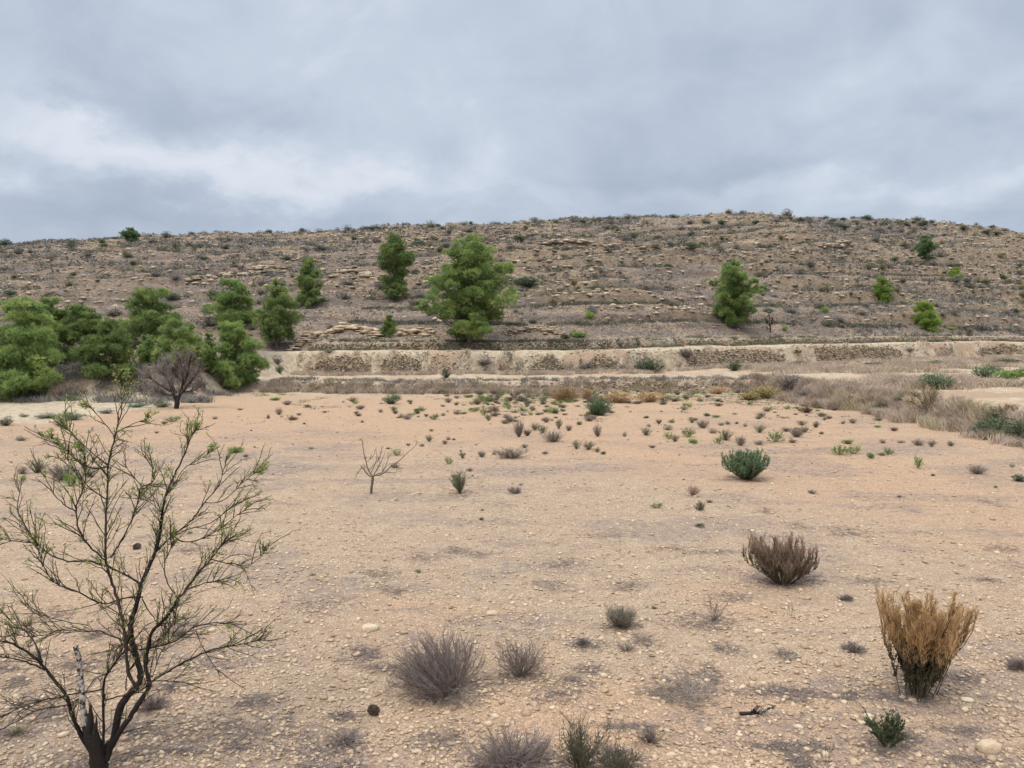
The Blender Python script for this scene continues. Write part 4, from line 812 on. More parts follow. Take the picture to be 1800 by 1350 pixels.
protos('rust', [proto_dome(171, 1200, .06, 10), proto_twiggy(172, 220, 1.2, .009, nl=700, ls=(.05, .016))], M_rust)
protos('khaki', [proto_dome(181, 1200, .06, 9)], M_khaki)
protos('scrub', [proto_dome(191, 420, .085, 7, .85, 80), proto_dome(192, 420, .085, 9, .85, 80), proto_dome(193, 380, .085, 5, .85, 80)], M_scrub)
protos('mauve', [proto_twiggy(195, 170, 1.1, .009, nl=500, ls=(.05, .015)), proto_dome(196, 1000, .06, 8)], M_twig_mauve)
protos('ygreen', [proto_dome(197, 500, .10, 6)], M_pine_y)
def put(key, name, label, cat, p, w, h, rng, group=None, sink=.03, kind=None):
    me = PR[key][rng.integers(len(PR[key]))] if kind is None else PR[key][kind]
    o = bpy.data.objects.new(name, me); COL.objects.link(o); o.location = (p[0], p[1], p[2] - sink * h)
    o.rotation_euler = (0, 0, rng.uniform(0, 6.28)); o.scale = (w, w, h); return tag(o, label, cat, group)
rng = RG(77)
def put_px(key, name, label, cat, px, py, wpx, hpx, group=None, kind=None, widey=1.0):
    p = at(px, py); s = m_per_px(p); return put(key, name, label, cat, p, wpx * s, hpx * s, rng, group, kind=kind)
# bushes round the field that stand out
for a in [
 ('blue', 'round_bush', 'round dark green bush at the far edge of the field, left of centre', 'bush', 687, 710, 44, 30, 0),
 ('blue', 'green_shrub', 'spiky blue-green bush in the far field just in front of the rusty bushes', 'bush', 1053, 730, 40, 30, 1),
 ('rust', 'rusty_bush', 'wide rusty orange bush at the far edge of the field, left half of the pair', 'bush', 1085, 708, 76, 34, 0),
 ('rust', 'rusty_bush', 'rusty orange bush touching the right side of the wide one', 'bush', 1143, 707, 62, 32, 0),
 ('rust', 'rusty_bush', 'small wispy rusty bush left of the wide pair', 'bush', 992, 705, 46, 26, 1),
 ('rust', 'rusty_bush', 'tiny rusty tuft between the wispy rusty bush and the wide pair', 'bush', 1032, 702, 20, 18, 1),
 ('khaki', 'khaki_bush', 'broad olive-ochre bush at the far right corner of the field', 'bush', 1348, 700, 70, 36, 0),
 ('khaki', 'khaki_bush', 'lower ochre-brown bush in front left of the broad olive one', 'bush', 1316, 703, 52, 24, 0),
 ('rust', 'brown_bush', 'dull brown bush left of the olive-ochre bushes by the low bank', 'bush', 1262, 693, 50, 24, 0),
 ('mauve', 'mauve_bush', 'large mauve-brown twiggy bush above the olive-ochre bushes', 'bush', 1390, 684, 66, 40, 1),
 ('mauve', 'mauve_bush', 'grey tangled bush right of the olive-ochre bushes', 'bush', 1420, 700, 50, 26, 1),
 ('dark', 'dark_bush', 'dark grey-green bush against the pale bank between two stone walls', 'bush', 1142, 656, 58, 38, 0),
 ('dark', 'dark_bush', 'dark bush growing in front of the first long dry stone wall', 'bush', 1291, 652, 32, 28, 1),
 ('blue', 'green_bush', 'big round blue-green bush on the right-hand terrace', 'bush', 1652, 684, 74, 48, 0),
 ('blue', 'green_bush', 'dark green bush right of the big round one on the terrace', 'bush', 1730, 664, 62, 38, 0),
 ('green', 'green_bush', 'lighter green bush at the right edge of the terrace', 'bush', 1775, 668, 54, 32, 2),
 ('blue', 'green_bush', 'dark green bush cut by the right edge of the view', 'bush', 1800, 662, 40, 34, 0),
 ('green', 'green_bush', 'small bright green bush behind the big round blue-green bush', 'bush', 1643, 642, 26, 16, 2),
 ('dark', 'dark_bush', 'small dark green bush half sunk in dry grass on the right bank', 'bush', 1550, 724, 36, 26, 0),
 ('dark', 'sprawling_bush', 'broad sprawling dark grey-green bush at the right edge of the field', 'bush', 1752, 770, 104, 58, 1),
 ('dark', 'sprawling_bush', 'darker mass of thorny bush cut by the right edge', 'bush', 1797, 772, 70, 52, 1),
 ('scrub', 'sprawling_bush', 'grey tangle in front of the broad dark bush at the right edge', 'bush', 1722, 768, 46, 26, 1),
 ('gg', 'sprawling_bush', 'pale green crown rising over the broad dark bush at the right edge', 'bush', 1752, 735, 70, 30, 1),
 ('dark', 'dark_bush', 'dark bush on the bank top left of the thin yellowish leafless bush', 'bush', 1582, 706, 26, 14, 0),
 ('dark', 'dark_bush', 'low dark bush at the foot of the second long stone wall', 'bush', 1530, 644, 60, 12, 0),
 ('dark', 'dark_bush', 'dark bush at the foot of the bank near the right edge of the view', 'bush', 1770, 640, 60, 16, 1),
 ('scrub', 'mauve_bush', 'grey bush among the dry grass above the right bank', 'bush', 1492, 684, 44, 20, 0),
 ('dark', 'dark_bush', 'dome of dark green bush at the right edge of the open field', 'bush', 1792, 846, 34, 18, 0),
 ('blue', 'low_shrub', 'low green shrub lying on pale ground left of the bare brown tree', 'shrub', 240, 716, 52, 12, 0),
 ('blue', 'low_shrub', 'green mounded shrub on the pale ground behind the almond tree top', 'shrub', 130, 738, 46, 24, 0),
 ('scrub', 'low_shrub', 'flat grey-green shrub left of the green mounded shrub', 'shrub', 82, 735, 60, 14, 0),
 ('scrub', 'low_shrub', 'grey shrub between the mounded shrub and the low green shrub', 'shrub', 186, 727, 40, 14, 0),
 ('gg', 'low_shrub', 'grey-green shrub at the foot of the bare brown tree', 'shrub', 285, 716, 40, 18, 1),
 ('gg', 'low_shrub', 'olive shrub at the left edge of the field', 'shrub', 10, 748, 34, 26, 1),
 ('gg', 'low_shrub', 'pale shrub under the left-hand pine wood near the mounded shrub', 'shrub', 42, 733, 20, 10, 1),
 ('green', 'low_shrub', 'yellowish sprig on the pale sandy slope left of the bare brown tree', 'shrub', 126, 704, 14, 10, 0),
 ('scrub', 'low_shrub', 'flat grey-green shrub under the right boughs of the bare brown tree', 'shrub', 338, 708, 36, 12, 0),
 ('dark', 'hill_bush', 'wide dark evergreen bush right of the largest pine', 'bush', 928, 504, 70, 28, 1),
 ('dark', 'hill_bush', 'dark bush behind the double crowned pine', 'bush', 376, 528, 30, 28, 0),
 ('dark', 'hill_bush', 'dark low bush left of the double crowned pine', 'bush', 302, 528, 38, 22, 1),
 ('dark', 'hill_bush', 'dark green bush high on the slope right of centre', 'bush', 1215, 438, 34, 18, 0),
 ('dark', 'hill_bush', 'blue-dark bush near the crest above the largest pine', 'bush', 913, 424, 30, 16, 0),
 ('dark', 'hill_bush', 'dark green shrub behind the slender pine top', 'bush', 735, 434, 32, 18, 0),
 ('blue', 'hill_bush', 'dark green bush on the far left slope', 'bush', 22, 520, 30, 18, 0),
 ('dark', 'hill_bush', 'dark bush at the left end of the crest', 'bush', 8, 432, 28, 18, 0),
 ('scrub', 'hill_bush', 'grey-blue bush on the left crest', 'bush', 128, 430, 24, 16, 0),
 ('dark', 'hill_bush', 'round dark bush on the crest left of centre', 'bush', 652, 406, 22, 14, 0),
 ('dark', 'skyline_bush', 'small flat topped tree-like bush on the right crest', 'bush', 1694, 404, 18, 11, 0),
 ('dark', 'skyline_bush', 'pair-leading dark bush on the right shoulder of the crest', 'bush', 1735, 411, 18, 11, 0),
 ('dark', 'skyline_bush', 'dark bush lowest on the right shoulder of the crest', 'bush', 1751, 413, 20, 10, 0),
 ('green', 'bright_shrub', 'bright green low shrub on the lower slope right of the largest pine', 'shrub', 1016, 593, 46, 18, 2),
 ('dark', 'bright_shrub', 'darker green low shrub touching the bright one on the lower slope', 'shrub', 994, 596, 26, 15, 0),
 ('ygreen', 'bright_shrub', 'yellow-green young bush on the slope right of the largest pine', 'shrub', 1036, 560, 22, 22, 0),
 ('ygreen', 'bright_shrub', 'yellow-green bush left of the young light green pine', 'shrub', 1450, 550, 20, 18, 0),
 ('ygreen', 'bright_shrub', 'yellow-green bush beside the tiny black leafless tree', 'shrub', 1379, 582, 14, 16, 0),
 ('ygreen', 'bright_shrub', 'small yellow-green tuft right of the lone pine', 'shrub', 1370, 538, 14, 10, 0),
 ('ygreen', 'bright_shrub', 'small yellow-green bush right of the lopsided young pine', 'shrub', 1672, 580, 18, 10, 0),
 ('scrub', 'bank_bush', 'grey-brown round bush on the pale bank at the left end of the terraces', 'bush', 487, 640, 28, 22, 0),
 ('dark', 'bank_bush', 'green bush below the grey-brown round bush on the pale bank', 'bush', 491, 656, 20, 20, 0),
 ('gg', 'bank_bush', 'small green-grey bush on the path above the left stone mound', 'bush', 578, 620, 24, 11, 1),
 ('brown', 'bank_bush', 'small brown bush on the pale bank between the two long stone walls', 'bush', 1401, 622, 14, 9, 0),
 ('scrub', 'bank_bush', 'grey bush at the right end of the second long stone wall', 'bush', 1598, 618, 22, 13, 0),
 ('dark', 'bank_bush', 'green bush at the foot of the bank between the stone mounds', 'bush', 784, 664, 22, 24, 0),
 ('scrub', 'bank_bush', 'grey scrub bush on the pale bank left of the third stone mound', 'bush', 850, 642, 40, 22, 0),
 ('scrub', 'bank_bush', 'mauve bush covering the left half of the fourth stone mound', 'bush', 1030, 652, 40, 26, 0),
 ('mauve', 'bank_bush', 'brown bush at the left end of the first long stone wall', 'bush', 1205, 628, 28, 16, 0),
 ('dark', 'bank_bush', 'dark low bush at the foot of the pale bank between the long stone walls', 'bush', 1406, 642, 36, 12, 0),
]: put_px(*a[:8], kind=a[8] if a[8] < len(PR[a[0]]) else 0)
# the far patch of weeds and the few weeds nearer
F7 = lambda L: [(600 + x / 3, 650 + y / 3, w / 3, h / 3, k) for x, y, w, h, k in L]
F8 = lambda L: [(1200 + x / 3, 700 + y / 3, w / 3, h / 3, k) for x, y, w, h, k in L]
r_, g_, q_, b_, o_, d_ = 'grey', 'green', 'gg', 'brown', 'olive', 'dark'
weeds = F7([(207,225,35,28,r_),(285,232,30,18,b_),(315,250,45,30,r_),(400,232,40,32,d_),(405,250,25,14,r_),(492,262,42,28,g_),(447,248,22,16,b_),(538,243,35,26,r_),(610,235,62,38,r_),(697,222,45,20,g_),(752,240,38,38,g_),(776,268,38,32,q_),(870,252,60,32,r_),(888,275,48,30,r_),
 (1080,278,34,28,r_),(1147,312,32,50,q_),(1200,322,30,30,r_),(937,355,45,85,r_),(980,348,40,32,b_),(1020,318,42,36,q_),(1060,335,45,40,q_),(1120,380,95,55,r_),(1255,290,42,30,g_),(1350,352,38,60,r_),(1327,262,40,22,b_),(1495,352,30,36,r_),(1610,345,50,38,q_),(1720,318,62,36,q_),
 (1725,365,38,34,g_),(1760,378,40,34,q_),(1240,418,40,42,q_),(1303,420,58,40,q_),(1350,432,40,36,q_),(1382,446,36,24,d_),(900,465,135,50,r_),(565,498,32,40,g_),(640,468,34,34,q_),(290,452,46,30,g_),(462,378,32,34,q_),(563,370,32,30,r_),(545,392,26,22,r_),(285,518,60,45,r_),(965,412,30,20,q_),
 (805,448,28,28,r_),(740,460,36,32,r_),(1075,445,32,16,r_),(100,208,45,22,r_),(90,245,36,14,b_),(1640,412,36,14,b_),(825,157,36,34,q_),(750,168,60,32,g_),(1140,185,55,24,g_),(1380,170,60,20,q_),(1010,215,44,34,q_),(1130,225,30,22,g_)]) + \
 F8([(50,130,36,30,q_),(30,205,62,45,g_),(55,238,70,40,g_),(108,158,48,42,r_),(158,185,60,42,r_),(228,222,62,55,q_),(190,240,40,34,g_),(303,250,44,50,r_),(402,244,76,36,r_),(492,228,75,50,g_),(405,182,58,42,q_),(600,205,60,48,r_),(578,235,52,34,q_),(640,180,46,30,r_),(545,175,46,20,r_),
 (732,190,32,20,d_),(703,155,30,32,r_),(845,135,30,26,q_),(898,132,30,24,r_),(630,142,52,24,q_),(445,70,52,36,q_),(175,100,60,20,g_),(870,242,60,40,g_),(1055,236,46,32,r_),(1150,236,50,24,r_),(1115,172,40,18,b_),(1243,250,52,32,r_),(1312,255,42,32,q_),(1415,252,42,40,q_),(905,295,50,46,g_),
 (830,298,80,48,g_),(990,318,55,52,g_),(1050,302,50,28,q_),(1085,298,40,34,g_),(1242,370,40,60,g_),(1320,410,26,16,d_),(1555,398,78,42,r_),(1738,365,24,18,g_),(1650,472,24,20,g_),(650,75,60,32,b_),(236,138,36,26,q_),(330,150,30,30,r_),(285,135,25,16,d_)]) + \
 [(37,775,24,11,q_),(305,741,21,9,g_),(289,745,10,5,b_),(414,796,31,18,g_),(39,833,22,21,r_),(66,831,26,24,q_),(111,844,39,28,r_),(125,855,25,24,g_),(158,839,22,14,q_),(422,721,14,6,r_),(378,737,14,9,r_),(472,736,8,12,r_),(490,729,10,12,r_),(484,704,24,9,g_),(1155,893,16,9,g_),(1230,926,20,9,d_),(846,914,12,6,d_),(1158,745,10,8,b_),
  (345,750,14,8,b_),(505,712,14,8,r_),(540,716,10,5,b_),(30,1290,40,14,'olive')]
KN = {'grey': ('grey_weed', 'dry grey weed tuft'), 'green': ('green_weed', 'fresh green leafy weed'), 'gg': ('grey_green_weed', 'grey-green weed'), 'brown': ('brown_weed', 'low reddish brown weed'), 'olive': ('yellow_grass_tuft', 'yellowish grass tuft'), 'dark': ('dark_weed', 'small dark green weed')}
LM = [(687, 700, 'the round dark bush'), (1053, 725, 'the spiky blue-green bush'), (1311, 830, 'the green spiky bush'), (653, 840, 'the bare pruned sapling'), (810, 850, 'the thin weed with a tall spike'),
      (1345, 695, 'the olive-ochre bushes'), (960, 745, 'the densest part of the far weed patch'), (1230, 760, 'the right half of the far weed patch'), (120, 790, 'the top of the almond tree'), (1500, 790, 'the bare ground at the far right'), (311, 712, 'the bare brown tree'), (1700, 820, 'the right edge bushes'), (1376, 980, 'the dry brown bush')]
SZ = ['small', 'middling', 'large']
def locate(px, py):
    d = [((px - a) / 1.6) ** 2 + ((py - b) * 1.6) ** 2 for a, b, _ in LM]; a, b, n = LM[int(np.argmin(d))]
    if abs(px - a) * 0.5 > abs(py - b): return ('left of ' if px < a else 'right of ') + n
    return ('behind ' if py < b else 'in front of ') + n
for (x, y, w, h, k) in weeds:
    nm, lb = KN[k]; put_px(k, nm, ('wide ' if w > 1.9 * h else 'tall ' if h > 1.1 * w else '') + lb + ' ' + locate(x, y) + (' (left)' if 0 else ''), 'weed', x, y, w * 1.1, h * 1.1, 'weeds on the field')
n = 0
while n < 290:
    x = rng.uniform(-11, 17.5); y = 31 + 24 * rng.uniform(0, 1) ** .6
    if rng.uniform() > (0.12 + sst(0.35, .6, fbm(x * .12, y * .12, 70, 2))) * (sst(30, 44, y) * .8 + .2) * (1 if x > -2 else .35): continue
    w = rng.uniform(.18, .48) * (1.25 if y > 45 else 1); k = rng.choice(['grey', 'green', 'gg', 'brown', 'dark'], p=[.34, .2, .26, .12, .08])
    nm, lb = KN[k]; p = (x, y, Hs(x, y)); zone = locate(900 + FPX * x / y, 600 + FPX * CAMZ / y); w_n = '' if w < .4 else 'broad '
    put(k, nm, w_n + 'tiny ' + lb + ' ' + zone, 'weed', p, w, w * rng.uniform(.35, .8), rng, 'tiny weeds of the far field', sink=.1); n += 1
n = 0
while n < 60:
    x = rng.uniform(-19, 17.5); y = rng.uniform(9, 38)
    if abs(x) > y * .66: continue
    w = rng.uniform(.05, .2); k = rng.choice(['grey', 'green', 'gg', 'brown'], p=[.5, .12, .18, .2]); nm, lb = KN[k]
    put(k, nm, 'speck of ' + lb + ' ' + locate(900 + FPX * x / y, 600 + FPX * CAMZ / y), 'weed', (x, y, Hs(x, y)), w, w * .6, rng, 'specks of weed on the bare ground', sink=.1); n += 1
# ------------------------------------------------------------------ scrub of the hillside
def band(x, y):
    v = (y - float(e3(np.array([x]))[0])) / 95; p = 900 + FPX * x / y
    rowl = ['foot of the slope', 'lower slope', 'middle slope', 'upper slope', 'slope just under the crest'][min(4, max(0, int(v * 5)))]
    cols = [(90, 'at the left edge'), (200, 'over the left pine wood'), (330, 'over the bare brown tree'), (460, 'near the double-crowned pine'), (600, 'near the small dark pine'), (735, 'near the slender pine'), (915, 'near the largest pine'),
            (1030, 'just right of the largest pine'), (1220, 'left of the lone pine'), (1350, 'near the lone pine'), (1480, 'right of the lone pine'), (1640, 'by the young pines'), (3000, 'at the right edge')]
    return rowl + ' ' + [n for c, n in cols if p < c][0]
avoid = [(826 - 900, 60), (1290 - 900, 40)]
def scatter(N, key, nm, lb, cat, grp, wr, hr, dens, seed, ylo=2.0):
    global rng
    r = RG(seed); c = 0; out = 0
    while c < N:
        a = r.uniform(-.70, .70); y0 = float(e3(np.array([a * 90.]))[0]) + ylo; y = y0 + (174 - y0) * r.uniform(0, 1) ** 1.0; x = a * y
        if x < -19.5 and r.uniform() < .25: y = r.uniform(50, 80); x = a * y
        if y < float(e3(np.array([x]))[0]) + ylo and x > -20: continue
        if r.uniform() > dens(x, y): continue
        w = r.uniform(*wr) * (1 + .25 * (y > 120)); h = w * r.uniform(*hr)
        put(key, nm, ('small ' if w < wr[0] + (wr[1] - wr[0]) * .4 else 'large ' if w > wr[0] + (wr[1] - wr[0]) * .85 else '') + lb + ', ' + band(x, y), cat, (x, y, Hs(x, y)), w, h, r, grp, sink=.08); c += 1
dn = lambda x, y: float(sst(.44, .56, fbm(x * .07, y * .10, 80, 3))) * (0.35 + 0.65 * float(sst(78, 110, y)))
scatter(300, 'scrub', 'hillside_shrub', 'grey-mauve dry shrub', 'shrub', 'grey shrubs on the hillside', (1.1, 2.6), (.5, .72), dn, 201)
scatter(190, 'olive', 'grass_tussock', 'olive grass tussock', 'tussock', 'grass tussocks on the hillside', (.8, 1.7), (.55, .8), lambda x, y: float(sst(.4, .6, fbm(x * .06 + 5, y * .09, 81, 3))) * float(sst(80, 125, y)), 202)
scatter(170, 'dark', 'dark_shrub', 'dark green shrub', 'shrub', 'dark shrubs on the hillside', (.8, 1.9), (.5, .8), lambda x, y: float(sst(.46, .56, fbm(x * .06 + 9, y * .09, 82, 3))) * (.15 + float(sst(85, 150, y))), 203)
scatter(40, 'gg', 'grey_green_shrub', 'grey-green shrub', 'shrub', 'grey-green shrubs on the hillside', (.8, 1.6), (.5, .8), dn, 204)
r = RG(205)                                                        # shrubs that break the skyline
for a in np.linspace(-.68, .68, 85):
    a = a + r.normal() * .006; y = r.uniform(168, 173); x = a * y; k = r.choice(['scrub', 'dark', 'olive', 'gg'], p=[.4, .25, .2, .15])
    w = r.uniform(.8, 2.6) * (1.2 if r.uniform() < .2 else .8); put(k, 'crest_shrub', {'scrub': 'grey', 'dark': 'dark green', 'olive': 'olive grassy', 'gg': 'grey-green'}[k] + ' shrub against the sky, ' + ('large' if w > 1.7 else 'small') + ', ' + band(x, y).replace('slope just under the crest', 'crest').replace('upper slope', 'crest'), 'shrub', (x, y, Hs(x, y)), w, w * r.uniform(.4, .75), r, 'shrubs along the crest', sink=.12)
# uncountable small scrub, merged
r = RG(206); mb = MB(); N = 30000
a = r.uniform(-.74, .74, N); y = 72 + 103 * r.uniform(0, 1, N) ** .8; x = a * y
ok = (y > e3(x) + 1.2) & (r.uniform(0, 1, N) < (.12 + .88 * sst(.42, .58, fbm(x * .10, y * .2, 83, 3))) * (.35 + .65 * sst(80, 120, y))); x, y = x[ok], y[ok]; N = len(x); z = H(x, y)
w = r.uniform(.25, .95, N) * (.6 + .4 * sst(80, 125, y)); k = 13; C = np.repeat(np.stack([x, y, z], 1), k, 0); W_ = np.repeat(w, k)
d = nrm(r.normal(size=(N * k, 3)) + [0, 0, .6]); d[:, 2] = np.abs(d[:, 2])
leaves(mb, C + d * (W_ * .25)[:, None], d, W_ * .55, W_ * .2, r, np.repeat(r.uniform(0, 1, N), k))
tag(mb.build('scrub', M_scrub), 'fine grey heath scrub covering the stony hillside', 'scrub', kind='stuff')
mb = MB(); N = 2600; a = r.uniform(-.72, .72, N); y = 75 + 98 * r.uniform(0, 1, N); x = a * y; ok = (y > e3(x) + 1.2) & (r.uniform(0, 1, N) < sst(.42, .6, fbm(x * .1 + 3, y * .15, 84, 3))); x, y = x[ok], y[ok]; N = len(x); z = H(x, y)
C = np.repeat(np.stack([x, y, z], 1), 16, 0); d = nrm(r.normal(size=(N * 16, 3)) * .6 + [0, 0, 1]); blades(mb, C, d, r.uniform(.25, .6, N * 16), .07, r, np.repeat(r.uniform(0, 1, N), 16))
tag(mb.build('hill_grass', M_olive), 'thin olive grass growing over the stony hillside', 'grass', kind='stuff')
# loose rock of the hillside: slabs along the ledges and rubble
mb = MB(); N = 60000; a = r.uniform(-.74, .74, N); y = 74 + 100 * r.uniform(0, 1, N) ** .85; x = a * y; hh_, _, _, _, hu_, ri_ = parts_h(x, y)
ok = (hu_ > 0.005) & (r.uniform(0, 1, N) < np.clip(ri_ * .8 + .03 + .05 * (hu_ < .2), 0, 1)); x, y, z, ri_ = x[ok], y[ok], hh_[ok], ri_[ok]; N = len(x)
L = r.uniform(.06, .30, N) * (1 + .9 * (ri_ > .3)); stones(mb, np.stack([x, y, z], 1), np.stack([L, L * .6, L * r.uniform(.22, .45, N)], 1), r, ICO0, .25, r.uniform(0, 1, N), r.normal(size=N) * .5, .12)
tag(mb.build('hillside_rocks', M_stone), 'pale broken rock ledges and rubble across the hillside', 'rocks', kind='stuff')

M_ledge = rock_mat('ledge_stone', (0.50, 0.40, 0.28), (0.33, 0.245, 0.165), (0.20, 0.15, 0.11), 1.5)
def ledge(label, pts, seed, sz=(.3, 1.0), n=60, m=None):
    n = int(n * 2.2); sz = (sz[0] * .6, sz[1] * .62); r = RG(seed); W_ = [at(a, b) for a, b in pts]; W_ = np.array([(w.x, w.y) for w in W_]); t = r.uniform(0, len(W_) - 1, n); k = np.minimum(t.astype(int), len(W_) - 2); f_ = (t - k)[:, None]
    P = W_[k] * (1 - f_) + W_[k + 1] * f_ + r.normal(size=(n, 2)) * [.2, .35]; z = H(P[:, 0], P[:, 1]); L = r.uniform(*sz, n); o = np.array([P[:, 0].mean(), P[:, 1].mean(), z.min()])
    mb = MB(); stones(mb, np.stack([P[:, 0], P[:, 1], z + r.uniform(-.1, .35, n)], 1) - o, np.stack([L, L * .7, L * r.uniform(.16, .3, n)], 1), r, ICO0, .22, r.uniform(0, 1, n), r.normal(size=n) * .25, .1, .3)
    tag(mb.mesh_obj('rock_ledge', m or M_ledge, o), label, 'rock ledge')
ledge('pale layered rock ledge on the slope between the double-crowned pines and the little sapling pine', [(530, 592), (575, 588), (600, 578), (640, 580), (670, 592)], 701, (.35, 1.1), 80)
ledge('pale ledge right of the little pine sapling', [(692, 590), (720, 586), (760, 584)], 702, (.35, 1.0), 34)
ledge('cream boulders at the left end of the long upper wall', [(515, 612), (530, 604), (552, 600)], 703, (.3, .8), 26)
ledge('dark cracked rock ledge left of the slender pine', [(590, 484), (620, 478), (650, 486)], 704, (.4, 1.2), 50, M_stone)
ledge('long thin rock ledge over the double crowned pine', [(330, 500), (400, 486), (460, 478), (510, 474)], 705, (.4, 1.2), 80, M_stone)
ledge('rock ledge near the crest between the largest pine and the lone pine', [(960, 432), (1020, 428), (1090, 432), (1130, 440)], 706, (.5, 1.4), 80, M_stone)
ledge('rock ledge low on the slope right of the largest pine foot', [(890, 586), (940, 580), (980, 588)], 707, (.25, .6), 50)
ledge('rock ledge near the crest on the right', [(1390, 446), (1450, 440), (1500, 436)], 708, (.5, 1.3), 50, M_stone)

# ------------------------------------------------------------------ dry stone walls
def wall(label, cat, xs, which, f0, f1, seed, size=.21, name='dry_stone_wall', grp=None, gap=0.0, loose=0.0):
    """stones laid against a bank between x positions; f0,f1: bottom and top of the wall as fractions of the bank, functions of 0..1 along it"""
    r = RG(seed); base_f1 = f1; f1 = (lambda u_: base_f1(u_) - .12 * float(vn(u_ * 9, seed, 3)) - .05 * r.uniform()); e, wd = {1: (e1, 1.1), 2: (e2, 1.9), 3: (e3, .75)}[which]; mb = MB(); x = xs[0]; C = []; S_ = []
    x_arr = np.arange(xs[0], xs[1], size * 1.15)
    ts = np.linspace(0, 1, 30)
    for x in x_arr:
        uu_ = (x - xs[0]) / (xs[1] - xs[0]) + r.normal() * .008; y = e(np.array([x]))[0] + wd * ts; z = H(np.full(30, x), y); zb, zt = z[0], z[-1]
        a, b = zb + (zt - zb) * f0(uu_), zb + (zt - zb) * f1(uu_)
        zz = a + size * .3 * r.uniform()
        while zz < b:
            if r.uniform() > gap:
                yy = np.interp(zz, np.maximum.accumulate(z), y); C.append((x + r.normal() * size * .3, yy - .12 + r.normal() * .06 - loose * r.uniform() * .3, zz)); S_.append((size * r.uniform(.3, .62), size * r.uniform(.3, .9), size * r.uniform(.2, .34)))
            zz += size * r.uniform(.55, .85)
    if not C: return
    C = np.array(C); S_ = np.array(S_); o = np.array([C[:, 0].mean(), C[:, 1].mean(), C[:, 2].min()])
    stones(mb, C - o, S_, r, ICO0, .2, r.uniform(0, 1, len(C)) ** 1.3, r.normal(size=len(C)) * .25, .1, .25)
    ob = mb.mesh_obj(name, M_wall, o); tag(ob, label, cat, grp, 'thing')
one = lambda v: (lambda u_: v)
def arch(p=.5, top=.97, k=1.0): return lambda u_: top * max(0, 1 - abs(2 * u_ - 1) ** 2.6) ** (p) * k
def X2(px):                                             # position along the second bank seen at a photo column
    x = (px - 900) / FPX * 68
    for _ in range(12): x = (px - 900) / FPX * float(e2(np.array([x]))[0])
    return x
def X1(px): return (px - 900) / FPX * 55.8
def X3(px):
    x = (px - 900) / FPX * 77
    for _ in range(12): x = (px - 900) / FPX * float(e3(np.array([x]))[0])
    return x
wall('long rounded mound of dry stone wall at the left of the cream bank', 'stone wall', (X2(542), X2(656)), 2, one(.08), arch(.6, .95), 301)
wall('short rounded mound of dry stone wall, second from the left in the cream bank', 'stone wall', (X2(664), X2(742)), 2, one(.06), arch(.5, .97), 302)
wall('low scattered rubble at the foot of the bank in the middle', 'rubble', (X2(770), X2(885)), 2, one(.0), lambda u_: .28 + .35 * math.exp(-((u_ - .22) / .08) ** 2), 303, name='stone_rubble', gap=.35, loose=1)
wall('dark triangular mound of dry stone wall in the middle of the bank', 'stone wall', (X2(925), X2(1004)), 2, one(.05), lambda u_: .98 * max(0, 1 - abs(2 * u_ - 1) ** 1.5), 304)
wall('half overgrown mound of stones left of the dark green bank bush', 'stone wall', (X2(1020), X2(1098)), 2, one(.1), lambda u_: .92 * max(0, 1 - abs(2 * u_ - 1) ** 2), 305, gap=.2, loose=.5)
wall('first long dry stone wall in the right half of the bank', 'stone wall', (X2(1208), X2(1384)), 2, one(.03), lambda u_: (.97 - .25 * max(0, (u_ - .8) / .2)) * min(1, u_ * 12 + .3), 306, .24)
wall('second long dry stone wall farther right in the bank', 'stone wall', (X2(1438), X2(1590)), 2, one(.05), lambda u_: .99 - .35 * max(0, (u_ - .85) / .15), 307, .24)
wall('low dry stone wall at the right edge of the bank', 'stone wall', (X2(1722), X2(1830)), 2, lambda u_: .25, lambda u_: .5 + .45 * min(1, u_ * 2.5), 308, .24, gap=.1)
wall('low dark dry stone edging above the rusty bushes', 'stone wall', (X1(1030), X1(1180)), 1, one(.15), one(.98), 309, .2, name='stone_edging')
wall('low broken stone edging of the field bank in the middle', 'stone wall', (X1(640), X1(1010)), 1, one(.35), one(.8), 310, .17, name='stone_edging', gap=.3)
wall('low broken stone edging of the field bank on the right', 'stone wall', (X1(1190), X1(1345)), 1, one(.25), one(.85), 311, .18, name='stone_edging', gap=.25)
wall('low broken stone edging of the field bank on the left', 'stone wall', (X1(480), X1(630)), 1, one(.4), one(.75), 312, .16, name='stone_edging', gap=.5)
wall('long upper dry stone wall below the pines, left and middle', 'stone wall', (X3(545), X3(1120)), 3, one(.02), one(.97), 313, .23)
wall('long upper dry stone wall behind the terraces on the right', 'stone wall', (X3(1190), X3(1830)), 3, one(.1), one(.98), 314, .24, gap=.1)

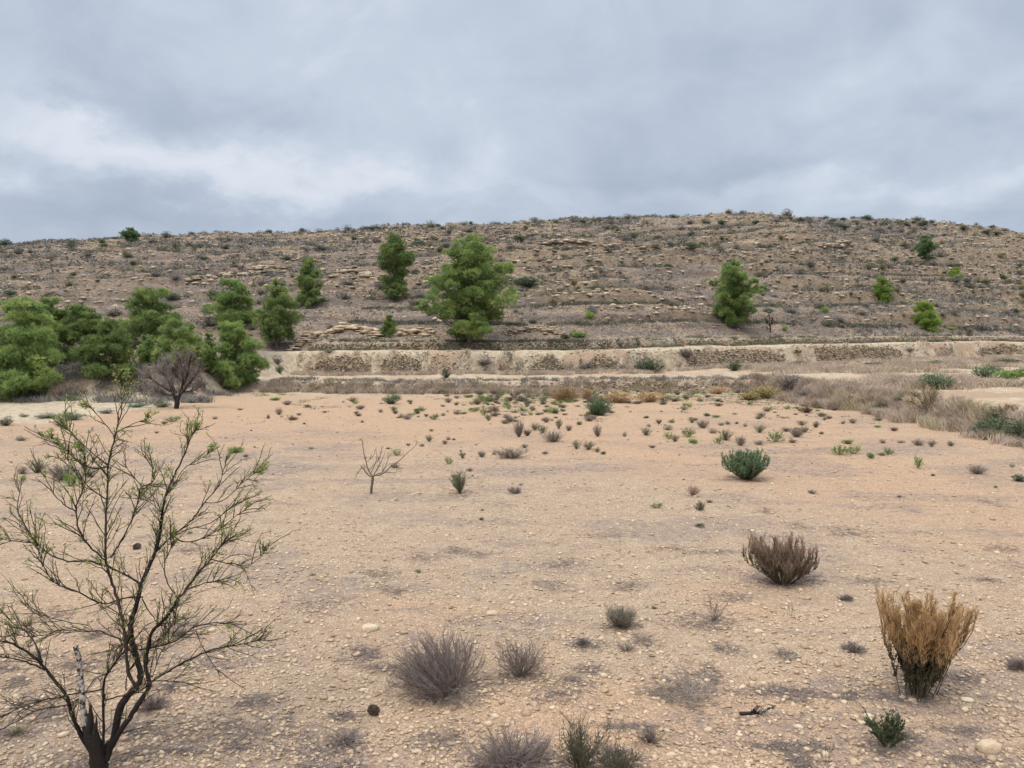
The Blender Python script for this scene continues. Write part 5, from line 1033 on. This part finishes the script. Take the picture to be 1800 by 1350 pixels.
# ------------------------------------------------------------------ dry grass on the banks
def grass(name, label, spots, m, seed, hr=(.25, .55), per=60, wd=.018, rad_=.35):
    r = RG(seed); mb = MB(); sp = np.array(spots); n = len(sp); C = np.repeat(sp, per, 0); C[:, 0] += r.normal(size=n * per) * rad_ * .5; C[:, 1] += r.normal(size=n * per) * rad_ * .5
    z = H(C[:, 0], C[:, 1]); hgt = np.repeat(r.uniform(*hr, n), per) * r.uniform(.5, 1, n * per); ln = np.repeat(r.normal(size=(n, 2)) * .25, per, 0) + r.normal(size=(n * per, 2)) * .3
    d = np.stack([ln[:, 0], ln[:, 1], np.ones(n * per)], 1); b = np.stack([C[:, 0], C[:, 1], z - .03], 1); mid = b + d * (hgt * .55)[:, None]; tip = mid + nrm(d * [1.9, 1.9, .75]) * (hgt * .5)[:, None]
    P = np.stack([b, mid, tip], 1); s = nrm(np.cross(d, r.normal(size=d.shape))) * wd
    V = np.stack([b - s, b + s, mid + s * .7, mid - s * .7, tip], 1); o = (np.arange(n * per) * 5)[:, None]
    mb.add(V, tris=o + [3, 2, 4], quads=o + [0, 1, 2, 3], var=np.repeat(np.clip(np.repeat(r.uniform(0, 1, n), per) * .6 + r.uniform(0, .4, n * per), 0, 1), 5))
    return tag(mb.build(name, m), label, 'grass', kind='stuff')
r = RG(400)
def strip(xa, xb, fy, n, sy): x = r.uniform(xa, xb, n); return np.stack([x, fy(x) + r.normal(size=n) * sy, 0 * x], 1)
dnz = lambda S_, th, sc=.35, sd=90: S_[fbm(S_[:, 0] * sc, S_[:, 1] * sc, sd, 2) > th]
sp = np.concatenate([strip(-18, -4, lambda x: e1(x) + .15, 170, .35), strip(-8, 4.5, lambda x: e1(x) - .1, 200, .35), strip(4, 20, lambda x: e1(x) + .2, 110, .4)])
grass('dry_grass', 'mauve-brown dry grass along the low bank at the far end of the field', sp, M_dgrass, 401, (.3, .65), 70)
y = r.uniform(24, 57, 420); x = xr(y) + .3 + r.normal(size=420) * .55; sp = np.stack([x, y, 0 * x], 1)
grass('dry_grass', 'pale mauve dry grass along the bank on the right of the field', sp, M_dgrass, 402, (.3, .75), 110, .012)
sp = np.concatenate([strip(-19, 26, lambda x: e2(x) - .6, 620, .8), strip(26, 62, lambda x: e2(x) - 1.5, 260, 1.3)])
grass('dry_grass', 'dry mauve grass at the foot of the stone mounds and long walls', dnz(sp, .36), M_dgrass, 403, (.25, .55), 60)
x = r.uniform(19, 62, 1700); y = r.uniform(42, 92, 1700); sp = np.stack([x, y, 0 * x], 1); sp = sp[(sp[:, 1] < e2(sp[:, 0]) - .5) & (sp[:, 0] < .72 * sp[:, 1]) & (sp[:, 0] > xr(sp[:, 1]) + 1.5)]
grass('dry_grass', 'pinkish dry grass spread over the right-hand terrace', dnz(sp, .44, .14, 91), M_dgrass, 404, (.3, .7), 110, .02, .9)
x = r.uniform(-50, -19, 420); y = r.uniform(46.5, 52.5, 420); sp = np.stack([x, y, 0 * x], 1)
grass('dry_grass', 'brown dry grass and scrub on the slope below the left-hand pine wood', dnz(sp, .43, .25, 92), M_scrub, 405, (.3, .6), 60, .02, .5)
sp = np.concatenate([strip(-20, 60, lambda x: e3(x) - .4, 620, .3), strip(-20, 60, lambda x: e3(x) + 1.2, 300, .5)])
grass('bank_weeds', 'olive and grey weeds at the foot of the upper stone wall', dnz(sp, .45), M_gg, 406, (.2, .5), 40, .022)
sp = strip(-18, 17, lambda x: e1(x) - 2.0, 160, 1.0)
grass('green_weeds', 'low green weeds along the far edge of the field', dnz(sp, .5), M_green, 407, (.08, .2), 26, .02, .3)

sp = []
r = RG(411); x = r.uniform(-13, 17.5, 2600); y = 30 + 25 * r.uniform(0, 1, 2600) ** .6; kp = (r.uniform(0, 1, 2600) < sst(.42, .6, fbm(x * .25, y * .3, 96, 3)) * sst(30, 44, y) * (.25 + .75 * (x > -2))) & (x < xr(y) - .3)
grass('ground_weeds', 'patchy low grey-green ground weeds growing through the far part of the field', np.stack([x, y, 0 * x], 1)[kp], M_gg, 408, (.05, .16), 22, .016, .35)
# rubble and scrub of the banks
r = RG(412); N = 9000; k_ = r.integers(0, 3, N); x = r.uniform(-19, 62, N); y = np.where(k_ == 0, e2(x) + r.uniform(-.4, 1.5, N), np.where(k_ == 1, e1(x) + r.uniform(-.2, 1.3, N), e3(x) + r.uniform(-.5, 3, N)))
x = np.where(k_ == 1, np.minimum(x, 19 + 0 * x), x); kp = (r.uniform(0, 1, N) < .1 + .9 * sst(.42, .6, fbm(x * .4, y * .6, 97, 3))) & (x < .74 * y); x, y = x[kp], y[kp]; N = len(x); L = .05 + .13 * r.uniform(0, 1, N) ** 2
mb = MB(); stones(mb, np.stack([x, y, H(x, y)], 1), np.stack([L, L * .8, L * r.uniform(.4, .8, N)], 1), r, ICO0, .3, r.uniform(0, 1, N), None, .3, .2)
y = r.uniform(26, 56, 2500); x = xr(y) + r.uniform(-.3, 2.0, 2500); L = .03 + .09 * r.uniform(0, 1, 2500) ** 2; stones(mb, np.stack([x, y, H(x, y)], 1), np.stack([L, L * .8, L * .6], 1), r, ICO0, .3, r.uniform(0, 1, 2500), None, .3, .2)
tag(mb.build('bank_rubble', M_stone), 'loose stones and rubble tumbled on the earth banks', 'rubble', kind='stuff')
r = RG(413); x = r.uniform(-19, 62, 620); sp = np.stack([x, e2(x) + r.uniform(-.3, .9, 620), 0 * x], 1); kp = (fbm(x * .3, x * 0, 98, 2) > .55); x2 = r.uniform(-18, 19, 300); sp2 = np.stack([x2, e1(x2) + r.uniform(.3, 4.5, 300), 0 * x2], 1)
grass('bank_scrub', 'brown and grey scrub growing down the cream earth bank', np.concatenate([sp[kp], sp2]), M_scrub, 409, (.15, .45), 34, .022, .3)
r = RG(414); sp = []
for k_ in range(0, 11):
    x = r.uniform(-30, 76, 620); y = e3(x) + 2.0 + 6.2 * k_ - .06 * x; 
    for _ in range(2): y = e3(x) + 2.0 + 6.2 * k_ - .06 * x - 2.4 * (fbm(x * .03, y * .03, 61, 2) - .5)
    y = y - .5 + r.normal(size=620) * .3; sp.append(np.stack([x, y, 0 * x], 1)[(x > -18) & (np.abs(x) < .72 * y)])
grass('terrace_scrub', 'dark olive scrub in lines along the old terraces of the lower hillside', dnz(np.concatenate(sp), .42, .12, 99), M_tscrub, 410, (.25, .6), 30, .03, .5)

# ------------------------------------------------------------------ stones, cones and litter on the field
r = RG(500)
def field_pts(N, y0, y1):
    # roughly even in the picture
    iy = r.uniform(0, 1, N); y = 1 / (1 / y0 + (1 / y1 - 1 / y0) * iy); x = r.uniform(-.72, .72, N) * y; return x, y
mb = MB(); x, y = field_pts(72000, 5.0, 38)
dn_ = .25 + .75 * sst(.38, .58, fbm(x * .7, y * .7, 95, 3)); ok = (r.uniform(0, 1, len(x)) < dn_) & (x < xr(y) - .2) & ~((x < -18.5) & (y > 33)); x, y = x[ok], y[ok]; N = len(x)
L = (.005 + .022 * r.uniform(0, 1, N) ** 4) * (1 + y * .045); z = H(x, y)
stones(mb, np.stack([x, y, z + L * .2], 1), np.stack([L, L * r.uniform(.5, .95, N), L * r.uniform(.18, .45, N)], 1), r, ICO0, .36, r.uniform(0, 1, N), None, .35, .2)
x, y = field_pts(1500, 5.2, 26); L = (.022 + .026 * r.uniform(0, 1, len(x)) ** 2.5) * (1 + y * .02); z = H(x, y)
stones(mb, np.stack([x, y, z + L * .15], 1), np.stack([L, L * r.uniform(.6, .9, len(x)), L * r.uniform(.35, .6, len(x))], 1), r, ICO0, .3, r.uniform(0, 1, len(x)), None, .35, .3)
tag(mb.build('gravel', M_peb, smooth=False), 'angular beige gravel and pebbles strewn over the field', 'gravel', kind='stuff')
RK = [(1738, 1318, 46, 24, 'largest pale yellow rock, in the bottom right corner'), (786, 1256, 15, 9, 'pale triangular stone right of the pine cone below the large dead bush'), (736, 1324, 14, 10, 'rounded yellow stone at the bottom, left of the sprawling dead bush'),
 (855, 1308, 13, 7, 'pale stone resting on the sprawling dead bush'), (1526, 1262, 18, 11, 'cream stone left of the little dark green sprig shrub'), (1604, 1234, 18, 9, 'cream stone at the foot of the ochre bush'), (1586, 1228, 14, 7, 'left cream stone at the foot of the ochre bush'),
 (1333, 1113, 18, 10, 'pale stone on open ground above the dead branch'), (1180, 1330, 20, 10, 'pale stone at the bottom edge between the brooms and the dead branch'), (650, 1107, 32, 14, 'orange flat rock left of the large dead bush'), (1062, 1190, 14, 9, 'round stone right of the smaller dead bush'),
 (1341, 1203, 10, 7, 'small white stone pair-mate above the dead branch'), (865, 1080, 22, 8, 'orange flat stone behind the large dead bush'), (1245, 1286, 17, 10, 'reddish orange stone below left of the dead branch'), (640, 1215, 18, 7, 'white flat stone left of the large dead bush'),
 (1700, 1232, 22, 8, 'flat cream stone right of the ochre bush'), (1404, 1280, 18, 8, 'white stone below the dead branch'), (372, 1110, 16, 8, 'white stone seen through the right twigs of the almond tree'), (322, 1212, 12, 6, 'white stone right of the almond tree trunk'), (1705, 1140, 12, 6, 'white stone right of the ochre bush plumes')]
for (px, py, w, h, lb) in RK:
    p = at(px, py); s = m_per_px(p); mb = MB(); V, F = ICO2; V = V * (1 + .22 * (fbm(V[:, 0] * 1.6 + px, V[:, 1] * 1.6 + V[:, 2] * 2.1 + 40, 3, 3)[:, None] - .5) * 2); V = np.sign(V) * np.abs(V) ** .82
    a = RG(px).uniform(-.4, .4); V = V * [w * s / 2, w * s * .36, h * s * .55]; V = np.stack([V[:, 0] * math.cos(a) - V[:, 1] * math.sin(a), V[:, 0] * math.sin(a) + V[:, 1] * math.cos(a), V[:, 2] + h * s * .18], 1)
    mb.add(V, tris=F, var=RG(px).uniform(0, .8)); tag(mb.mesh_obj('rock', M_rock, p), lb, 'rock')
def cone(px, py, w, lb):
    p = at(px, py); s = m_per_px(p); Rr = w * s / 2; mb = MB(); N = 130; k = np.arange(N); t = (k + .5) / N; ph = k * 2.39996
    prof = np.sin(np.pi * np.clip(t * .92 + .06, 0, 1)) ** .7; c = np.stack([np.cos(ph) * prof * Rr * .62, np.sin(ph) * prof * Rr * .62, (t - .5) * Rr * 2.1], 1)
    d = nrm(np.stack([np.cos(ph), np.sin(ph), .55 + 0 * ph], 1)); sd = np.stack([-np.sin(ph), np.cos(ph), 0 * ph], 1); L = Rr * .42
    up_ = np.cross(d, sd); V = np.stack([c - sd * L * .25, c + d * L - sd * L * .45, c + d * L + sd * L * .45, c + sd * L * .25, c + d * L * .9 + up_ * L * .35], 1); o = (k * 5)[:, None]
    mb.add(V, quads=o + [0, 1, 2, 3], tris=np.concatenate([o + [1, 2, 4], o + [0, 1, 4], o + [2, 3, 4]]), var=np.repeat((k % 5) / 5, 5))
    V, F = ICO1; mb.add(V * [Rr * .45, Rr * .45, Rr * .8], tris=F, var=0.0)
    ob = mb.mesh_obj('pine_cone', M_cone, (p.x, p.y, p.z + Rr * .75)); ob.rotation_euler = (1.1, .3, px); tag(ob, lb, 'pine cone')
cone(658, 1256, 20, 'dark pine cone lying on the sand below left of the large dead bush')
cone(240, 966, 13, 'dark pine cone behind the stems of the almond tree')
# dead branch with a pale end
p = at(1335, 1258); t = thing('dead_branch', 'short dead branch with a bleached end lying on the sand', 'branch', p); r = RG(600)
def lying(pts, r0, r1, mb, K=None):
    P = []
    for a, b, h in pts: w_ = at(a, b); P.append((w_.x - p.x, w_.y - p.y, w_.z - p.z + h))
    tubes(mb, np.array(P)[None], np.linspace(r0, r1, len(P))[None], 7, [.8])
mb = MB(); lying([(1325, 1256, .015), (1345, 1251, .02), (1362, 1246, .03)], .014, .010, mb); mb.build('bleached_end', M_stub, t, smooth=True)
mb = MB(); lying([(1300, 1258, .02), (1312, 1257, .018), (1330, 1255, .016)], .02, .015, mb); Q = kids(r, np.array([[[-.13, 0, .02], [-.08, 0, .02], [-.02, 0, .02]]]), 60, 4, .13, 1.0, .3); tubes(mb, Q, taper(Q, .003, .0015), 3); mb.build('splintered_end', M_almond, t)
# fallen twigs: flat patches of litter, some laid under bushes to deepen their shade
mb = MB(); r = RG(601)
PT = [(1205, 1205, 70, 40), (1250, 1195, 30, 25), (1395, 1222, 55, 14), (1480, 1226, 40, 10), (770, 1225, 60, 20), (1240, 1092, 60, 16), (835, 1215, 45, 18), (360, 1170, 90, 35), (300, 1290, 90, 40), (60, 1240, 80, 50), (640, 1150, 45, 30), (450, 1290, 120, 30), (560, 1320, 90, 20), (1290, 1050, 40, 10), (1130, 1130, 30, 14), (980, 1225, 60, 20), (1340, 1215, 60, 10), (1700, 1340, 60, 12), (770, 1300, 60, 20), (1590, 1228, 50, 12),
      (660, 1010, 40, 12), (740, 980, 40, 10), (1180, 965, 40, 8), (1060, 942, 60, 8), (1490, 940, 30, 6), (960, 1030, 40, 8), (560, 1060, 80, 20), (1230, 1100, 60, 14), (150, 1180, 90, 40), (1160, 1225, 40, 14)]
for k_ in range(70):
    yy_ = 1 / r.uniform(1 / 30, 1 / 6.2); q_ = (r.uniform(-.66, .66) * yy_, yy_); PT.append((900 + FPX * q_[0] / yy_, 600 + FPX * CAMZ / yy_ , r.uniform(15, 55), r.uniform(4, 14)))
PT += [(800, 1208, 85, 24), (915, 1190, 50, 14), (898, 1345, 90, 24), (1612, 1222, 80, 18), (1376, 1026, 62, 12), (1556, 1314, 44, 14), (1091, 1102, 34, 8), (1018, 1348, 60, 20), (1090, 1348, 50, 20), (172, 1345, 110, 30), (1311, 842, 44, 7), (809, 868, 34, 6)]  # extra twigs under the near plants, added to darken their faint contact shadows
for (px, py, rx, ry) in PT:
    p_ = at(px, py); s = m_per_px(p_); sy = s * p_.y / (CAMZ); n = int(170 * (rx * ry / 1400) ** .5) + 40
    x = p_.x + r.normal(size=n) * rx * s * .55; y = p_.y + r.normal(size=n) * ry * sy * .5; z = H(x, y) + r.uniform(.002, .02, n); a = r.uniform(0, 6.28, n); L = r.uniform(.04, .16, n)
    d = np.stack([np.cos(a), np.sin(a), r.normal(size=n) * .12], 1); b = d + r.normal(size=(n, 3)) * .35; b[:, 2] *= .3
    P = np.stack([np.stack([x, y, z], 1), np.stack([x, y, z], 1) + d * (L * .5)[:, None], np.stack([x, y, z], 1) + d * (L * .5)[:, None] + nrm(b) * (L * .5)[:, None]], 1); P[..., 2] = np.maximum(P[..., 2], H(P[..., 0], P[..., 1]) + .002)
    tubes(mb, P, taper(P, .0026, .0014), 3, r.uniform(0, 1, n))
x, y = field_pts(16000, 5, 26); dn_ = sst(.5, .62, fbm(x * .45, y * 1.1, 50, 4)); ok = r.uniform(0, 1, len(x)) < dn_ * .8 + .07; x, y = x[ok], y[ok]; n = len(x); z = H(x, y) + .006; a = r.uniform(0, 6.28, n); L = r.uniform(.03, .12, n)
d = np.stack([np.cos(a), np.sin(a), r.normal(size=n) * .1], 1); b0 = np.stack([x, y, z], 1); P = np.stack([b0, b0 + d * (L * .5)[:, None], b0 + (d + r.normal(size=(n, 3)) * [.25, .25, .05]) * L[:, None]], 1); tubes(mb, P, taper(P, .0024, .0014), 3, r.uniform(0, 1, n))
tag(mb.build('twig_litter', M_twig_mauve), 'grey dead twigs and plant litter lying flat on the field', 'litter', kind='stuff')
